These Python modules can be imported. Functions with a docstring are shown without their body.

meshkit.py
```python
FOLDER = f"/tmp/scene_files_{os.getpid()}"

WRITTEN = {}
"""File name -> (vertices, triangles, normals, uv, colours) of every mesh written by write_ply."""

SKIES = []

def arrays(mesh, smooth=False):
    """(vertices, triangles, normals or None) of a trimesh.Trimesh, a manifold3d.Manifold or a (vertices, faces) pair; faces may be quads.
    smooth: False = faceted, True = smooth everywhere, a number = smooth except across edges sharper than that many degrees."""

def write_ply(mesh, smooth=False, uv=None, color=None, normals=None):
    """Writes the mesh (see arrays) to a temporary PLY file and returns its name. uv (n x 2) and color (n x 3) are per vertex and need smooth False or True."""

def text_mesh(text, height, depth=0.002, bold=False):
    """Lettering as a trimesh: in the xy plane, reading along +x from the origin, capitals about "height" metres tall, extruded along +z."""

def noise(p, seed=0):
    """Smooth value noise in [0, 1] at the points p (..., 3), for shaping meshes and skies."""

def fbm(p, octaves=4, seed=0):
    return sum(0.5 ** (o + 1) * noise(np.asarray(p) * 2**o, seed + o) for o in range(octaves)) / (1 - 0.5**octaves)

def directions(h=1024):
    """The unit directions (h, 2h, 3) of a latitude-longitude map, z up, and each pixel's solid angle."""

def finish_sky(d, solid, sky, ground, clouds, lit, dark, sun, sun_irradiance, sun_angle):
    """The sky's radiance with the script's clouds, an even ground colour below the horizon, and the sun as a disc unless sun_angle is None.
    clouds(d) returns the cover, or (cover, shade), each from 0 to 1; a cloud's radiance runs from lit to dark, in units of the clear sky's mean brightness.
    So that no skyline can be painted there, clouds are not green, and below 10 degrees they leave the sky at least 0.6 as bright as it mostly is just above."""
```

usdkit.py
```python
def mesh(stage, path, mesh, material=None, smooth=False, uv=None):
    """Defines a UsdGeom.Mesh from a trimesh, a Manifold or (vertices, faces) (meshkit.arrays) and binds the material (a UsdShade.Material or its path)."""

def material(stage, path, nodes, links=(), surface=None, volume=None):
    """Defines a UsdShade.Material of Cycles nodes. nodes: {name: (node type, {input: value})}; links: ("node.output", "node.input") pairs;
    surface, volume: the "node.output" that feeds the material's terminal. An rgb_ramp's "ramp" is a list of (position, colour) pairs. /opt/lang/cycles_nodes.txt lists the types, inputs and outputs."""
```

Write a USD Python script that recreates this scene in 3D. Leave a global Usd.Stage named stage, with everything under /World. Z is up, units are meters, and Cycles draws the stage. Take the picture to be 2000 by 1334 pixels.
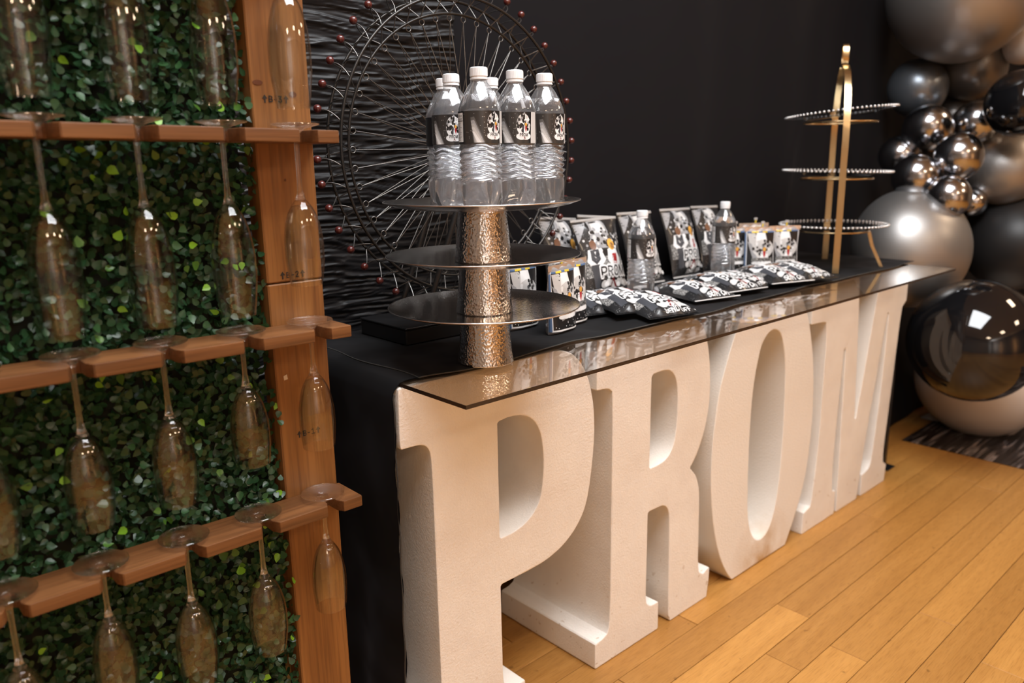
import math, random
import numpy as np, trimesh, usdkit, meshkit
from pxr import Usd, UsdGeom, UsdLux, UsdShade, Gf, Sdf, Vt
from shapely.geometry import Polygon, Point, box as sbox
from shapely.ops import unary_union

stage = Usd.Stage.CreateInMemory()
UsdGeom.SetStageUpAxis(stage, UsdGeom.Tokens.z)
UsdGeom.SetStageMetersPerUnit(stage, 1.0)
UsdGeom.Xform.Define(stage, '/World')
UsdGeom.Scope.Define(stage, '/World/Looks')
PI = math.pi
rng = np.random.default_rng(7)

# ------------------------------------------------------------------ camera, lights, exposure
F_PX, PITCH, ROLL, YAW, CAM_H = 1532.2, 0.227687, -0.016631, 0.833938, 1.118276
EXPOSURE = 0.12
fw = np.array([math.cos(YAW) * math.cos(PITCH), math.sin(YAW) * math.cos(PITCH), -math.sin(PITCH)])
r0 = np.array([math.sin(YAW), -math.cos(YAW), 0.0]); u0 = np.cross(r0, fw)
rt = r0 * math.cos(ROLL) + u0 * math.sin(ROLL); up = u0 * math.cos(ROLL) - r0 * math.sin(ROLL)
cam = UsdGeom.Camera.Define(stage, '/World/camera')
cam.AddTransformOp().Set(Gf.Matrix4d(*rt, 0, *up, 0, *(-fw), 0, 0, 0, CAM_H, 1))
cam.CreateHorizontalApertureAttr(36.0); cam.CreateVerticalApertureAttr(36.0 * 1334 / 2000)
cam.CreateFocalLengthAttr(36.0 * F_PX / 2000)
cam.CreateClippingRangeAttr(Gf.Vec2f(0.02, 100))
cam.CreateFStopAttr(3.2); cam.CreateFocusDistanceAttr(1.36)
cam.CreateExposureAttr(EXPOSURE)


def rect_light(name, pos, size, power, color, rx=0.0, ry=0.0):
    l = UsdLux.RectLight.Define(stage, '/World/' + name)
    l.AddTranslateOp().Set(Gf.Vec3d(*pos)); l.AddRotateXYZOp().Set(Gf.Vec3f(rx, ry, 0))
    l.CreateWidthAttr(size[0]); l.CreateHeightAttr(size[1]); l.CreateIntensityAttr(power); l.CreateColorAttr(Gf.Vec3f(*color))
    return l


# a cool white ceiling panel above the table, warm ceiling panels over the rest of the hall
rect_light('ceiling_panel_light', (0.95, 0.22, 3.03), (2.0, 1.3), 15.5, (0.95, 0.975, 1.0))
for i, (lx, ly) in enumerate([(-1.6, -2.6), (1.2, -2.9), (3.8, -2.6), (4.6, -0.6)]):
    rect_light('hall_light_%03d' % i, (lx, ly, 3.03), (0.6, 0.6), 24.0, (1.0, 0.75, 0.52))

# upright lamps along the front of the hall, behind the camera
rect_light('tall_lamp_cool', (-1.9, -3.6, 1.75), (0.40, 1.9), 60.0, (0.93, 0.97, 1.0), rx=-90)
rect_light('tall_lamp_warm', (-0.5, -4.0, 1.35), (0.12, 1.8), 80.0, (1.0, 0.55, 0.22), rx=-90)
rect_light('tall_lamp_warm_001', (2.4, -4.1, 1.35), (0.12, 1.8), 80.0, (1.0, 0.55, 0.22), rx=-90)


# ------------------------------------------------------------------ helpers
def mat(name, nodes, links=(), surface='p.BSDF'):
    return usdkit.material(stage, '/World/Looks/' + name, nodes, links, surface=surface)


def pm(name, color, rough=0.5, metal=0.0, **kw):
    d = {'base_color': color, 'roughness': rough, 'metallic': metal}; d.update(kw)
    return mat(name, {'p': ('principled_bsdf', d)})


_count = {}


def newpath(parent, name):
    k = (str(parent), name); n = _count.get(k, 0); _count[k] = n + 1
    return '%s/%s' % (parent, name if n == 0 else '%s_%03d' % (name, n))


def tag(prim, label=None, cat=None, group=None, kind=None):
    for k, v in (('label', label), ('category', cat), ('group', group), ('kind', kind)):
        if v: prim.SetCustomDataByKey(k, v)


def T(loc=(0, 0, 0), rz=0, rx=0, ry=0):
    a = trimesh.transformations.euler_matrix(math.radians(rx), math.radians(ry), math.radians(rz), 'sxyz')
    a[:3, 3] = loc
    return a


def setm(x, m):
    x.AddTransformOp().Set(Gf.Matrix4d(*[float(v) for v in np.asarray(m).T.ravel()]))


def thing(name, label, cat, m=None, group=None, kind=None):
    path = newpath('/World', name)
    x = UsdGeom.Xform.Define(stage, path); setm(x, np.eye(4) if m is None else m)
    tag(x.GetPrim(), label, cat, group, kind)
    return path


def dup(src, label, m, cat=None, group=None):
    base = src.split('/')[-1].rstrip('0123456789').rstrip('_')
    path = newpath('/World', base)
    x = UsdGeom.Xform.Define(stage, path)
    x.GetPrim().GetReferences().AddInternalReference(src)
    x.GetPrim().SetInstanceable(True)
    op = x.GetOrderedXformOps()
    op[0].Set(Gf.Matrix4d(*[float(v) for v in np.asarray(m).T.ravel()]))
    was = stage.GetPrimAtPath(src).GetCustomData()
    tag(x.GetPrim(), label, cat or was['category'], group or was.get('group'))
    return path


def part(parent, name, mesh, material, smooth=35, label=None, kind=None):
    path = newpath(parent, name)
    m = usdkit.mesh(stage, path, mesh, material, smooth=smooth)
    tag(m.GetPrim(), label, None, None, kind)
    return path


def solo(name, mesh, material, label, cat, smooth=35, group=None, kind=None):
    path = part('/World', name, mesh, material, smooth)
    tag(stage.GetPrimAtPath(path), label, cat, group, kind)
    return path


def struct(name, mesh, material, smooth=False):
    path = newpath('/World', name); usdkit.mesh(stage, path, mesh, material, smooth=smooth)
    tag(stage.GetPrimAtPath(path), kind='structure'); return path


def TM(v, f): return trimesh.Trimesh(np.asarray(v, float), np.asarray(f, int), process=False)


def cat_(ms): return trimesh.util.concatenate(ms)


def bx(x0, x1, y0, y1, z0, z1, b=0.0):
    if b <= 0:
        m = trimesh.creation.box((x1 - x0, y1 - y0, z1 - z0)); m.apply_translation(((x0 + x1) / 2, (y0 + y1) / 2, (z0 + z1) / 2)); return m
    pts = []
    for x, sx in ((x0, 1), (x1, -1)):
        for y, sy in ((y0, 1), (y1, -1)):
            for z, sz in ((z0, 1), (z1, -1)):
                pts += [(x, y + sy * b, z + sz * b), (x + sx * b, y, z + sz * b), (x + sx * b, y + sy * b, z)]
    return trimesh.convex.convex_hull(np.array(pts))


def lathe(prof, n=48, rf=None):
    """prof: (r, z) pairs from bottom to top (or any path); rf(r, z, theta) may change the radius."""
    pr = np.array(prof, float); th = np.linspace(0, 2 * PI, n, endpoint=False)
    R = np.repeat(pr[:, :1], n, 1); Z = np.repeat(pr[:, 1:], n, 1); A = np.repeat(th[None], len(pr), 0)
    if rf is not None: R = rf(R, Z, A)
    v = np.stack([R * np.cos(A), R * np.sin(A), Z], -1).reshape(-1, 3)
    i = np.arange(len(pr) - 1)[:, None] * n; j = np.arange(n)[None]; j2 = (j + 1) % n
    f = np.stack([i + j, i + j2, i + n + j2, i + n + j], -1).reshape(-1, 4)
    f = np.vstack([f[:, [0, 1, 2]], f[:, [0, 2, 3]]])
    m = TM(v, f); m.merge_vertices(); m.update_faces(m.nondegenerate_faces())
    return m


def solid(m):
    if m.volume < 0: m.invert()
    return m


def tube(path, r, n=8, closed=False, caps=True):
    P = np.array(path, float); k = len(P)
    if closed: d = np.roll(P, -1, 0) - np.roll(P, 1, 0)
    else: d = np.gradient(P, axis=0)
    d /= np.linalg.norm(d, axis=1, keepdims=True)
    a = np.array([0, 0, 1.0]) if abs(d[0][2]) < .9 else np.array([1.0, 0, 0])
    U = []
    for t in d:
        a = a - t * (a @ t); a /= np.linalg.norm(a); U.append(a)
    U = np.array(U); W = np.cross(d, U); th = np.linspace(0, 2 * PI, n, endpoint=False)
    rr = np.broadcast_to(np.asarray(r, float), (k,))[:, None, None]
    v = (P[:, None] + rr * (U[:, None] * np.cos(th)[None, :, None] + W[:, None] * np.sin(th)[None, :, None])).reshape(-1, 3)
    f = []
    for i in range(k if closed else k - 1):
        a0, b0 = i * n, ((i + 1) % k) * n
        for j in range(n):
            j2 = (j + 1) % n; f += [(a0 + j, a0 + j2, b0 + j2), (a0 + j, b0 + j2, b0 + j)]
    if not closed and caps:
        v = np.vstack([v, P[0], P[-1]]); c0 = k * n
        for j in range(n):
            j2 = (j + 1) % n; f += [(c0, j2, j), (c0 + 1, (k - 1) * n + j, (k - 1) * n + j2)]
    return TM(v, f)


def ball(c, r, sub=2):
    m = trimesh.creation.icosphere(sub, r); m.apply_translation(c); return m


def smooth_closed(pts, per=4):
    """Closed Catmull-Rom-like resample of a polygon."""
    from scipy.interpolate import splprep, splev
    p = np.array(pts, float); p = np.vstack([p, p[:1]])
    tck, _ = splprep(p.T, s=0, per=True); t = np.linspace(0, 1, len(p) * per, endpoint=False)
    return np.stack(splev(t, tck), 1)


def rnd(poly, r):
    return poly.buffer(r, quad_segs=6).buffer(-2 * r, quad_segs=6).buffer(r, quad_segs=6)


def dense(ring, step):
    p = np.array(ring)[:-1]; out = []
    for a, b in zip(p, np.roll(p, -1, 0)):
        k = max(1, int(np.hypot(*(b - a)) / step)); out += [a + (b - a) * t / k for t in range(k)]
    return np.array(out)


def bevel_extrude(poly, depth, c, step=0.02):
    """poly in (x, z); extruded from y = 0 (front) to y = depth with both edges eased by c. Returns one closed mesh."""
    rings, norms = [], []
    poly = poly.simplify(0.0004)
    for k, r in enumerate([poly.exterior] + list(poly.interiors)):
        p = dense(r.coords, step)
        area = np.sum(p[:, 0] * np.roll(p[:, 1], -1) - np.roll(p[:, 0], -1) * p[:, 1])
        if (area > 0) != (k == 0): p = p[::-1]
        d1 = p - np.roll(p, 1, 0); d2 = np.roll(p, -1, 0) - p
        n1 = np.stack([d1[:, 1], -d1[:, 0]], 1); n2 = np.stack([d2[:, 1], -d2[:, 0]], 1)
        n1 /= np.linalg.norm(n1, axis=1, keepdims=True); n2 /= np.linalg.norm(n2, axis=1, keepdims=True)
        nn = n1 + n2; nn /= np.maximum(np.sum(nn * n1, 1, keepdims=True), .35)
        rings.append(p); norms.append(nn)
    V, Fc, off = [], [], 0
    lay = [(c, 0.0), (c * .3, c * .3), (0.0, c), (0.0, depth * .5), (0.0, depth - c), (c * .3, depth - c * .3), (c, depth)]
    caps = ([], [])
    for p, nn in zip(rings, norms):
        n = len(p)
        for ins, y in lay:
            q = p - nn * ins; V.append(np.stack([q[:, 0], np.full(n, y), q[:, 1]], 1))
        for i in range(len(lay) - 1):
            a, b = off + i * n, off + (i + 1) * n
            j = np.arange(n); j2 = (j + 1) % n
            Fc.append(np.stack([a + j, a + j2, b + j2], 1)); Fc.append(np.stack([a + j, b + j2, b + j], 1))
        caps[0].append((off, n, p - nn * c)); caps[1].append((off + (len(lay) - 1) * n, n, None))
        off += len(lay) * n
    import mapbox_earcut as me
    pts = np.vstack([q for _, _, q in caps[0]]); ends = np.cumsum([n for _, n, _ in caps[0]]).astype(np.uint32)
    tri = me.triangulate_float64(pts, ends).reshape(-1, 3).astype(int)
    m0 = np.concatenate([np.arange(o, o + n) for o, n, _ in caps[0]]); m1 = np.concatenate([np.arange(o, o + n) for o, n, _ in caps[1]])
    Fc.append(m0[tri]); Fc.append(m1[tri][:, ::-1])
    m = TM(np.vstack(V), np.vstack(Fc)); m.fix_normals()
    return m


def grid(nu, nv, fn):
    u, v = np.meshgrid(np.linspace(0, 1, nu), np.linspace(0, 1, nv))
    P = np.asarray(fn(u, v)); V = np.stack(P, -1).reshape(-1, 3)
    i = (np.arange(nv - 1)[:, None] * nu + np.arange(nu - 1)[None]).ravel()
    f = np.stack([i, i + 1, i + nu + 1, i + nu], 1)
    return TM(V, np.vstack([f[:, [0, 1, 2]], f[:, [0, 2, 3]]]))


def flat_mesh(poly):
    ms = []
    for g in getattr(poly, 'geoms', [poly]):
        if g.is_empty or g.area < 1e-9: continue
        v, f = trimesh.creation.triangulate_polygon(g, engine='earcut'); ms.append(TM(np.c_[v, np.zeros(len(v))], f))
    return cat_(ms)


def decal(meshes, fn, off, edge=0.08):
    """flat meshes in (u, v) laid on the surface fn(u, v, off)."""
    m = cat_(meshes) if isinstance(meshes, list) else meshes
    v, f = trimesh.remesh.subdivide_to_size(np.asarray(m.vertices), np.asarray(m.faces), edge, max_iter=12)
    return TM(np.stack(fn(v[:, 0], v[:, 1], off), -1), f)


_txt = {}


def text_uv(s, u0, v0, w, h, bold=True, grow=0.0):
    """lettering as a flat mesh filling the (u, v) box from (u0, v0) of size (w, h)."""
    k = (s, bold)
    if k not in _txt:
        m = meshkit.text_mesh(s, 1.0, 0.01, bold); n = m.face_normals[:, 2] > .5
        q = TM(m.vertices, m.faces[n]); q.remove_unreferenced_vertices(); q.vertices[:, 2] = 0
        _txt[k] = q
    q = _txt[k].copy(); b0, b1 = q.bounds
    sc = np.array([w / (b1[0] - b0[0]), h / (b1[1] - b0[1]), 1])
    q.vertices = (q.vertices - b0) * sc + [u0, v0, 0]
    if grow:
        from shapely.geometry import Polygon as PG
        pol = unary_union([PG(t[:, :2]).buffer(0) for t in q.triangles]).buffer(grow); return flat_mesh(pol)
    return q


def circ(u, v, ru, rv=None, n=14):
    t = np.linspace(0, 2 * PI, n, endpoint=False)
    return Polygon(np.stack([u + ru * np.cos(t), v + (rv or ru) * np.sin(t)], 1))


def FP(*p): return flat_mesh(Polygon(p))


# ------------------------------------------------------------------ materials
def wood(name, dark, mid, light, along, rough=0.5, sc=1.0):
    s = [26.0 * sc, 26.0 * sc, 26.0 * sc]; s['xyz'.index(along)] = 1.6 * sc
    s2 = [260.0 * sc] * 3; s2['xyz'.index(along)] = 7.0 * sc
    return mat(name, {
        'tc': ('texture_coordinate', {}), 'mp': ('mapping', {'scale': s}), 'mp2': ('mapping', {'scale': s2}),
        'n1': ('noise_texture', {'scale': 1.0, 'detail': 4.0, 'distortion': 0.6}),
        'n2': ('noise_texture', {'scale': 1.0, 'detail': 2.0}),
        'r1': ('rgb_ramp', {'ramp': [(0.25, dark), (0.48, mid), (0.75, light)]}),
        'r2': ('rgb_ramp', {'ramp': [(0.3, (.62, .58, .55)), (0.55, (1, 1, 1))]}),
        'mx': ('mix_color', {'blend_type': 'multiply', 'fac': 0.75}),
        'bp': ('bump', {'strength': 0.12, 'distance': 0.002}),
        'p': ('principled_bsdf', {'roughness': rough})},
        [('tc.object', 'mp.vector'), ('tc.object', 'mp2.vector'), ('mp.vector', 'n1.vector'), ('mp2.vector', 'n2.vector'),
         ('n1.fac', 'r1.fac'), ('n2.fac', 'r2.fac'), ('r1.color', 'mx.a'), ('r2.color', 'mx.b'), ('mx.result', 'p.base_color'),
         ('n2.fac', 'bp.height'), ('bp.normal', 'p.normal')])


M = {}
M['bar'] = wood('bar_wood', (.080, .031, .010), (.148, .058, .019), (.212, .089, .030), 'x', 0.42)
M['post'] = wood('post_wood', (.145, .052, .012), (.25, .102, .025), (.35, .156, .047), 'z', 0.5)
M['post_dark'] = pm('knot_wood', (.10, .028, .008), .5)
M['ink'] = pm('stamp_ink', (.02, .014, .01), .7)
M['paint_chip'] = pm('paint_chip', (.6, .5, .38), .7)

# floor planks: honey oak, each board its own tone
M['plank'] = mat('oak_plank', {
    'tc': ('texture_coordinate', {}), 'oi': ('object_info', {}), 'cx': ('combine_xyz', {}), 'ad': ('vector_math', {'math_type': 'add'}), 'mul': ('math', {'math_type': 'multiply', 'value2': 37.0}),
    'mp': ('mapping', {'scale': (2.2, 26, 26)}), 'mp2': ('mapping', {'scale': (26, 420, 50)}),
    'n1': ('noise_texture', {'scale': 1.0, 'detail': 4.0, 'distortion': 0.8}), 'n2': ('noise_texture', {'scale': 1.0, 'detail': 3.0}),
    'n3': ('noise_texture', {'scale': 38.0, 'detail': 2.0}),
    'r1': ('rgb_ramp', {'ramp': [(0.2, (.38, .178, .042)), (0.5, (.455, .222, .055)), (0.8, (.51, .258, .070))]}),
    'r2': ('rgb_ramp', {'ramp': [(0.30, (.60, .52, .42)), (0.52, (1, 1, 1))]}),
    'r3': ('rgb_ramp', {'ramp': [(0.24, (.25, .2, .15)), (0.30, (1, 1, 1))]}),
    'ro': ('rgb_ramp', {'ramp': [(0.0, (.80, .76, .70)), (0.5, (.95, .93, .9)), (1.0, (1.12, 1.12, 1.1))]}),
    'm1': ('mix_color', {'blend_type': 'multiply', 'fac': 0.55}), 'm2': ('mix_color', {'blend_type': 'multiply', 'fac': 1.0}), 'm3': ('mix_color', {'blend_type': 'multiply', 'fac': 0.5}),
    'bp': ('bump', {'strength': 0.15, 'distance': 0.001}),
    'p': ('principled_bsdf', {'roughness': 0.42, 'specular_ior_level': 0.45})},
    [('oi.random', 'mul.value1'), ('mul.value', 'cx.x'), ('mul.value', 'cx.y'), ('tc.object', 'ad.vector1'), ('cx.vector', 'ad.vector2'),
     ('ad.vector', 'mp.vector'), ('ad.vector', 'mp2.vector'), ('mp.vector', 'n1.vector'), ('mp2.vector', 'n2.vector'), ('tc.object', 'n3.vector'),
     ('n1.fac', 'r1.fac'), ('n2.fac', 'r2.fac'), ('n3.fac', 'r3.fac'), ('oi.random', 'ro.fac'), ('r1.color', 'm1.a'), ('r2.color', 'm1.b'),
     ('m1.result', 'm2.a'), ('ro.color', 'm2.b'), ('m2.result', 'm3.a'), ('r3.color', 'm3.b'), ('m3.result', 'p.base_color'), ('n2.fac', 'bp.height'), ('bp.normal', 'p.normal')])
M['floor'] = pm('floor_seam', (.055, .026, .010), .7)
M['floor_far'] = pm('floor_far', (.50, .23, .06), .45)
M['wall'] = pm('warm_wall', (.30, .27, .24), .8)
M['wall_dark'] = pm('brown_wall', (.13, .10, .08), .8)
M['ceiling'] = pm('ceiling_paint', (.78, .74, .70), .9)

# foam letters
M['foam'] = mat('white_foam', {
    'tc': ('texture_coordinate', {}), 'n': ('noise_texture', {'scale': 210.0, 'detail': 2.0, 'roughness': .55}), 'n2': ('noise_texture', {'scale': 14.0, 'detail': 3.0}),
    'v': ('noise_texture', {'scale': 60.0, 'detail': 3.0, 'distortion': .4}),
    'ad': ('math', {'math_type': 'multiply_add', 'value2': .35}),
    'sx': ('separate_xyz', {}), 'zr': ('map_range', {'from_min': 0.02, 'from_max': 0.22, 'to_min': 1.0, 'to_max': 0.0, 'clamp': True}),
    'sp': ('rgb_ramp', {'ramp': [(0.665, (0, 0, 0)), (0.70, (1, 1, 1))]}), 'mm': ('math', {'math_type': 'multiply'}), 'm5': ('math', {'math_type': 'multiply', 'value2': 0.6}),
    'c': ('rgb_ramp', {'ramp': [(0.3, (.83, .79, .74)), (0.7, (.88, .85, .80))]}), 'mx': ('mix_color', {'b': (.42, .26, .12)}),
    'bp': ('bump', {'strength': 0.35, 'distance': 0.0022}), 'p': ('principled_bsdf', {'roughness': 0.62, 'specular_ior_level': .35})},
    [('tc.object', 'n.vector'), ('tc.object', 'n2.vector'), ('tc.object', 'v.vector'), ('tc.object', 'sx.vector'), ('sx.z', 'zr.value'), ('v.fac', 'sp.fac'),
     ('sp.color', 'mm.value1'), ('zr.result', 'mm.value2'), ('mm.value', 'm5.value1'), ('m5.value', 'mx.fac'), ('n2.fac', 'c.fac'), ('c.color', 'mx.a'), ('mx.result', 'p.base_color'),
     ('v.fac', 'ad.value1'), ('n.fac', 'ad.value3'), ('ad.value', 'bp.height'), ('bp.normal', 'p.normal')])
M['foam_o'] = mat('stained_foam', {
    'tc': ('texture_coordinate', {}), 'n': ('noise_texture', {'scale': 210.0, 'detail': 2.0}), 'n2': ('noise_texture', {'scale': 9.0, 'detail': 4.0}),
    'ds': ('vector_math', {'math_type': 'distance', 'vector2': (1.87, 1.03, 0.0)}),
    'dr': ('map_range', {'from_min': 0.03, 'from_max': 0.17, 'to_min': 1.0, 'to_max': 0.0, 'clamp': True}), 'mm': ('math', {'math_type': 'multiply'}),
    'nr': ('rgb_ramp', {'ramp': [(0.35, (0, 0, 0)), (0.62, (1, 1, 1))]}), 'mx': ('mix_color', {'a': (.86, .83, .78), 'b': (.52, .33, .15)}),
    'bp': ('bump', {'strength': 0.35, 'distance': 0.0022}), 'p': ('principled_bsdf', {'roughness': 0.62, 'specular_ior_level': .35})},
    [('tc.object', 'n.vector'), ('tc.object', 'n2.vector'), ('tc.object', 'ds.vector1'), ('ds.value', 'dr.value'), ('n2.fac', 'nr.fac'), ('nr.color', 'mm.value1'), ('dr.result', 'mm.value2'),
     ('mm.value', 'mx.fac'), ('mx.result', 'p.base_color'), ('n.fac', 'bp.height'), ('bp.normal', 'p.normal')])


def clear_thin(name, tint, f0=.045, rough=0.0, gcol=(1, 1, 1)):
    """a clear wall that lets sunlight through: transparent, with a glossy layer by Schlick's fresnel (the same from both sides)."""
    return mat(name, {'t': ('transparent_bsdf', {'color': tint}), 'g': ('glossy_bsdf', {'color': gcol, 'roughness': rough}), 'w': ('layer_weight', {'blend': .5}),
                      'pw': ('math', {'math_type': 'power', 'value2': 5.0}), 'f': ('math', {'math_type': 'multiply_add', 'value2': 1.0 - f0, 'value3': f0}), 'm': ('mix_closure', {})},
               [('w.facing', 'pw.value1'), ('pw.value', 'f.value1'), ('f.value', 'm.fac'), ('t.BSDF', 'm.closure1'), ('g.BSDF', 'm.closure2')], surface='m.closure')


M['glass'] = mat('solid_glass', {'p': ('principled_bsdf', {'base_color': (1, 1, 1), 'roughness': 0.0, 'ior': 1.5, 'transmission_weight': 1.0})})


def clear_edge(name, tint, edge, f0=.035, pw=4.0):
    """clear blown glass: as clear_thin, with the longer way through the wall near its outline taking more light."""
    return mat(name, {'t': ('transparent_bsdf', {}), 'g': ('glossy_bsdf', {'color': (1, 1, 1), 'roughness': 0.0}), 'w': ('layer_weight', {'blend': .5}),
                      'pw': ('math', {'math_type': 'power', 'value2': pw}), 'f': ('math', {'math_type': 'multiply_add', 'value2': 1.0 - f0, 'value3': f0}), 'm': ('mix_closure', {}),
                      'p2': ('math', {'math_type': 'power', 'value2': 3.0}), 'mc': ('mix_color', {'a': tint, 'b': edge})},
               [('w.facing', 'pw.value1'), ('pw.value', 'f.value1'), ('f.value', 'm.fac'), ('w.facing', 'p2.value1'), ('p2.value', 'mc.fac'), ('mc.result', 't.color'), ('t.BSDF', 'm.closure1'), ('g.BSDF', 'm.closure2')], surface='m.closure')


M['flute'] = clear_edge('flute_glass', (.99, .99, .985), (.62, .62, .59), .040, 4.8)
M['flute_thick'] = mat('flute_foot_glass', {'t': ('transparent_bsdf', {'color': (.97, .97, .965)}), 'g': ('glossy_bsdf', {'color': (1, 1, 1), 'roughness': 0.0}), 'w': ('layer_weight', {'blend': .5}),
                      'pw': ('math', {'math_type': 'power', 'value2': 4.5}), 'f': ('math', {'math_type': 'multiply_add', 'value2': .93, 'value3': .07}), 'm': ('mix_closure', {}),
                      'gl': ('glass_bsdf', {'color': (1, 1, 1), 'roughness': 0.0, 'IOR': 1.5}), 'm2': ('mix_closure', {'fac': .55})},
               [('w.facing', 'pw.value1'), ('pw.value', 'f.value1'), ('f.value', 'm.fac'), ('t.BSDF', 'm.closure1'), ('g.BSDF', 'm.closure2'), ('m.closure', 'm2.closure1'), ('gl.BSDF', 'm2.closure2')], surface='m2.closure')
M['sheet'] = clear_thin('sheet_glass', (.93, .915, .90), .05)
M['sheet_edge'] = pm('sheet_glass_edge', (.030, .020, .015), .12)
M['pet'] = mat('bottle_plastic', {'t': ('transparent_bsdf', {'color': (.97, .98, .99)}), 'g': ('glossy_bsdf', {'color': (1, 1, 1), 'roughness': .03}), 'w': ('layer_weight', {'blend': .5}),
                                  'pw': ('math', {'math_type': 'power', 'value2': 3.5}), 'f': ('math', {'math_type': 'multiply_add', 'value2': .92, 'value3': .08}), 'm': ('mix_closure', {}),
                                  'd': ('diffuse_bsdf', {'color': (.85, .87, .9)}), 'tr': ('translucent_bsdf', {'color': (.85, .87, .9)}), 'md': ('mix_closure', {'fac': .5}), 'm2': ('mix_closure', {'fac': .09})},
               [('w.facing', 'pw.value1'), ('pw.value', 'f.value1'), ('f.value', 'm.fac'), ('t.BSDF', 'm.closure1'), ('g.BSDF', 'm.closure2'), ('d.BSDF', 'md.closure1'), ('tr.BSDF', 'md.closure2'),
                ('m.closure', 'm2.closure1'), ('md.closure', 'm2.closure2')], surface='m2.closure')
M['water'] = mat('water', {'g': ('glass_bsdf', {'color': (.985, .99, 1), 'roughness': 0.0, 'IOR': 1.33})}, surface='g.BSDF')
M['cap'] = pm('white_cap', (.82, .83, .85), .4)
M['plateglass'] = clear_thin('charger_glass', (.66, .66, .67), .08, .03)

M['boxwood'] = mat('boxwood_leaf', {
    'g': ('geometry', {}), 'r': ('rgb_ramp', {'ramp': [(0.0, (.022, .068, .026)), (0.35, (.038, .115, .038)), (0.62, (.060, .165, .042)), (0.73, (.13, .32, .028)), (0.86, (.20, .46, .035)), (1.0, (.26, .50, .05))]}),
    'p': ('principled_bsdf', {'roughness': 0.33}), 't': ('translucent_bsdf', {}), 'm': ('mix_closure', {'fac': 0.16})},
    [('g.random_per_island', 'r.fac'), ('r.color', 'p.base_color'), ('r.color', 't.color'), ('p.BSDF', 'm.closure1'), ('t.BSDF', 'm.closure2')], surface='m.closure')
for k_, c_ in (('leaf_dark', (.036, .105, .036)), ('leaf_mid', (.07, .18, .025)), ('leaf_bright', (.20, .46, .03))):
    M[k_] = mat(k_, {'p': ('principled_bsdf', {'base_color': c_, 'roughness': .33}), 't': ('translucent_bsdf', {'color': c_}), 'm': ('mix_closure', {'fac': .16})},
                [('p.BSDF', 'm.closure1'), ('t.BSDF', 'm.closure2')], surface='m.closure')
M['mat_back'] = pm('panel_backing', (.006, .010, .005), .8)

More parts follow.
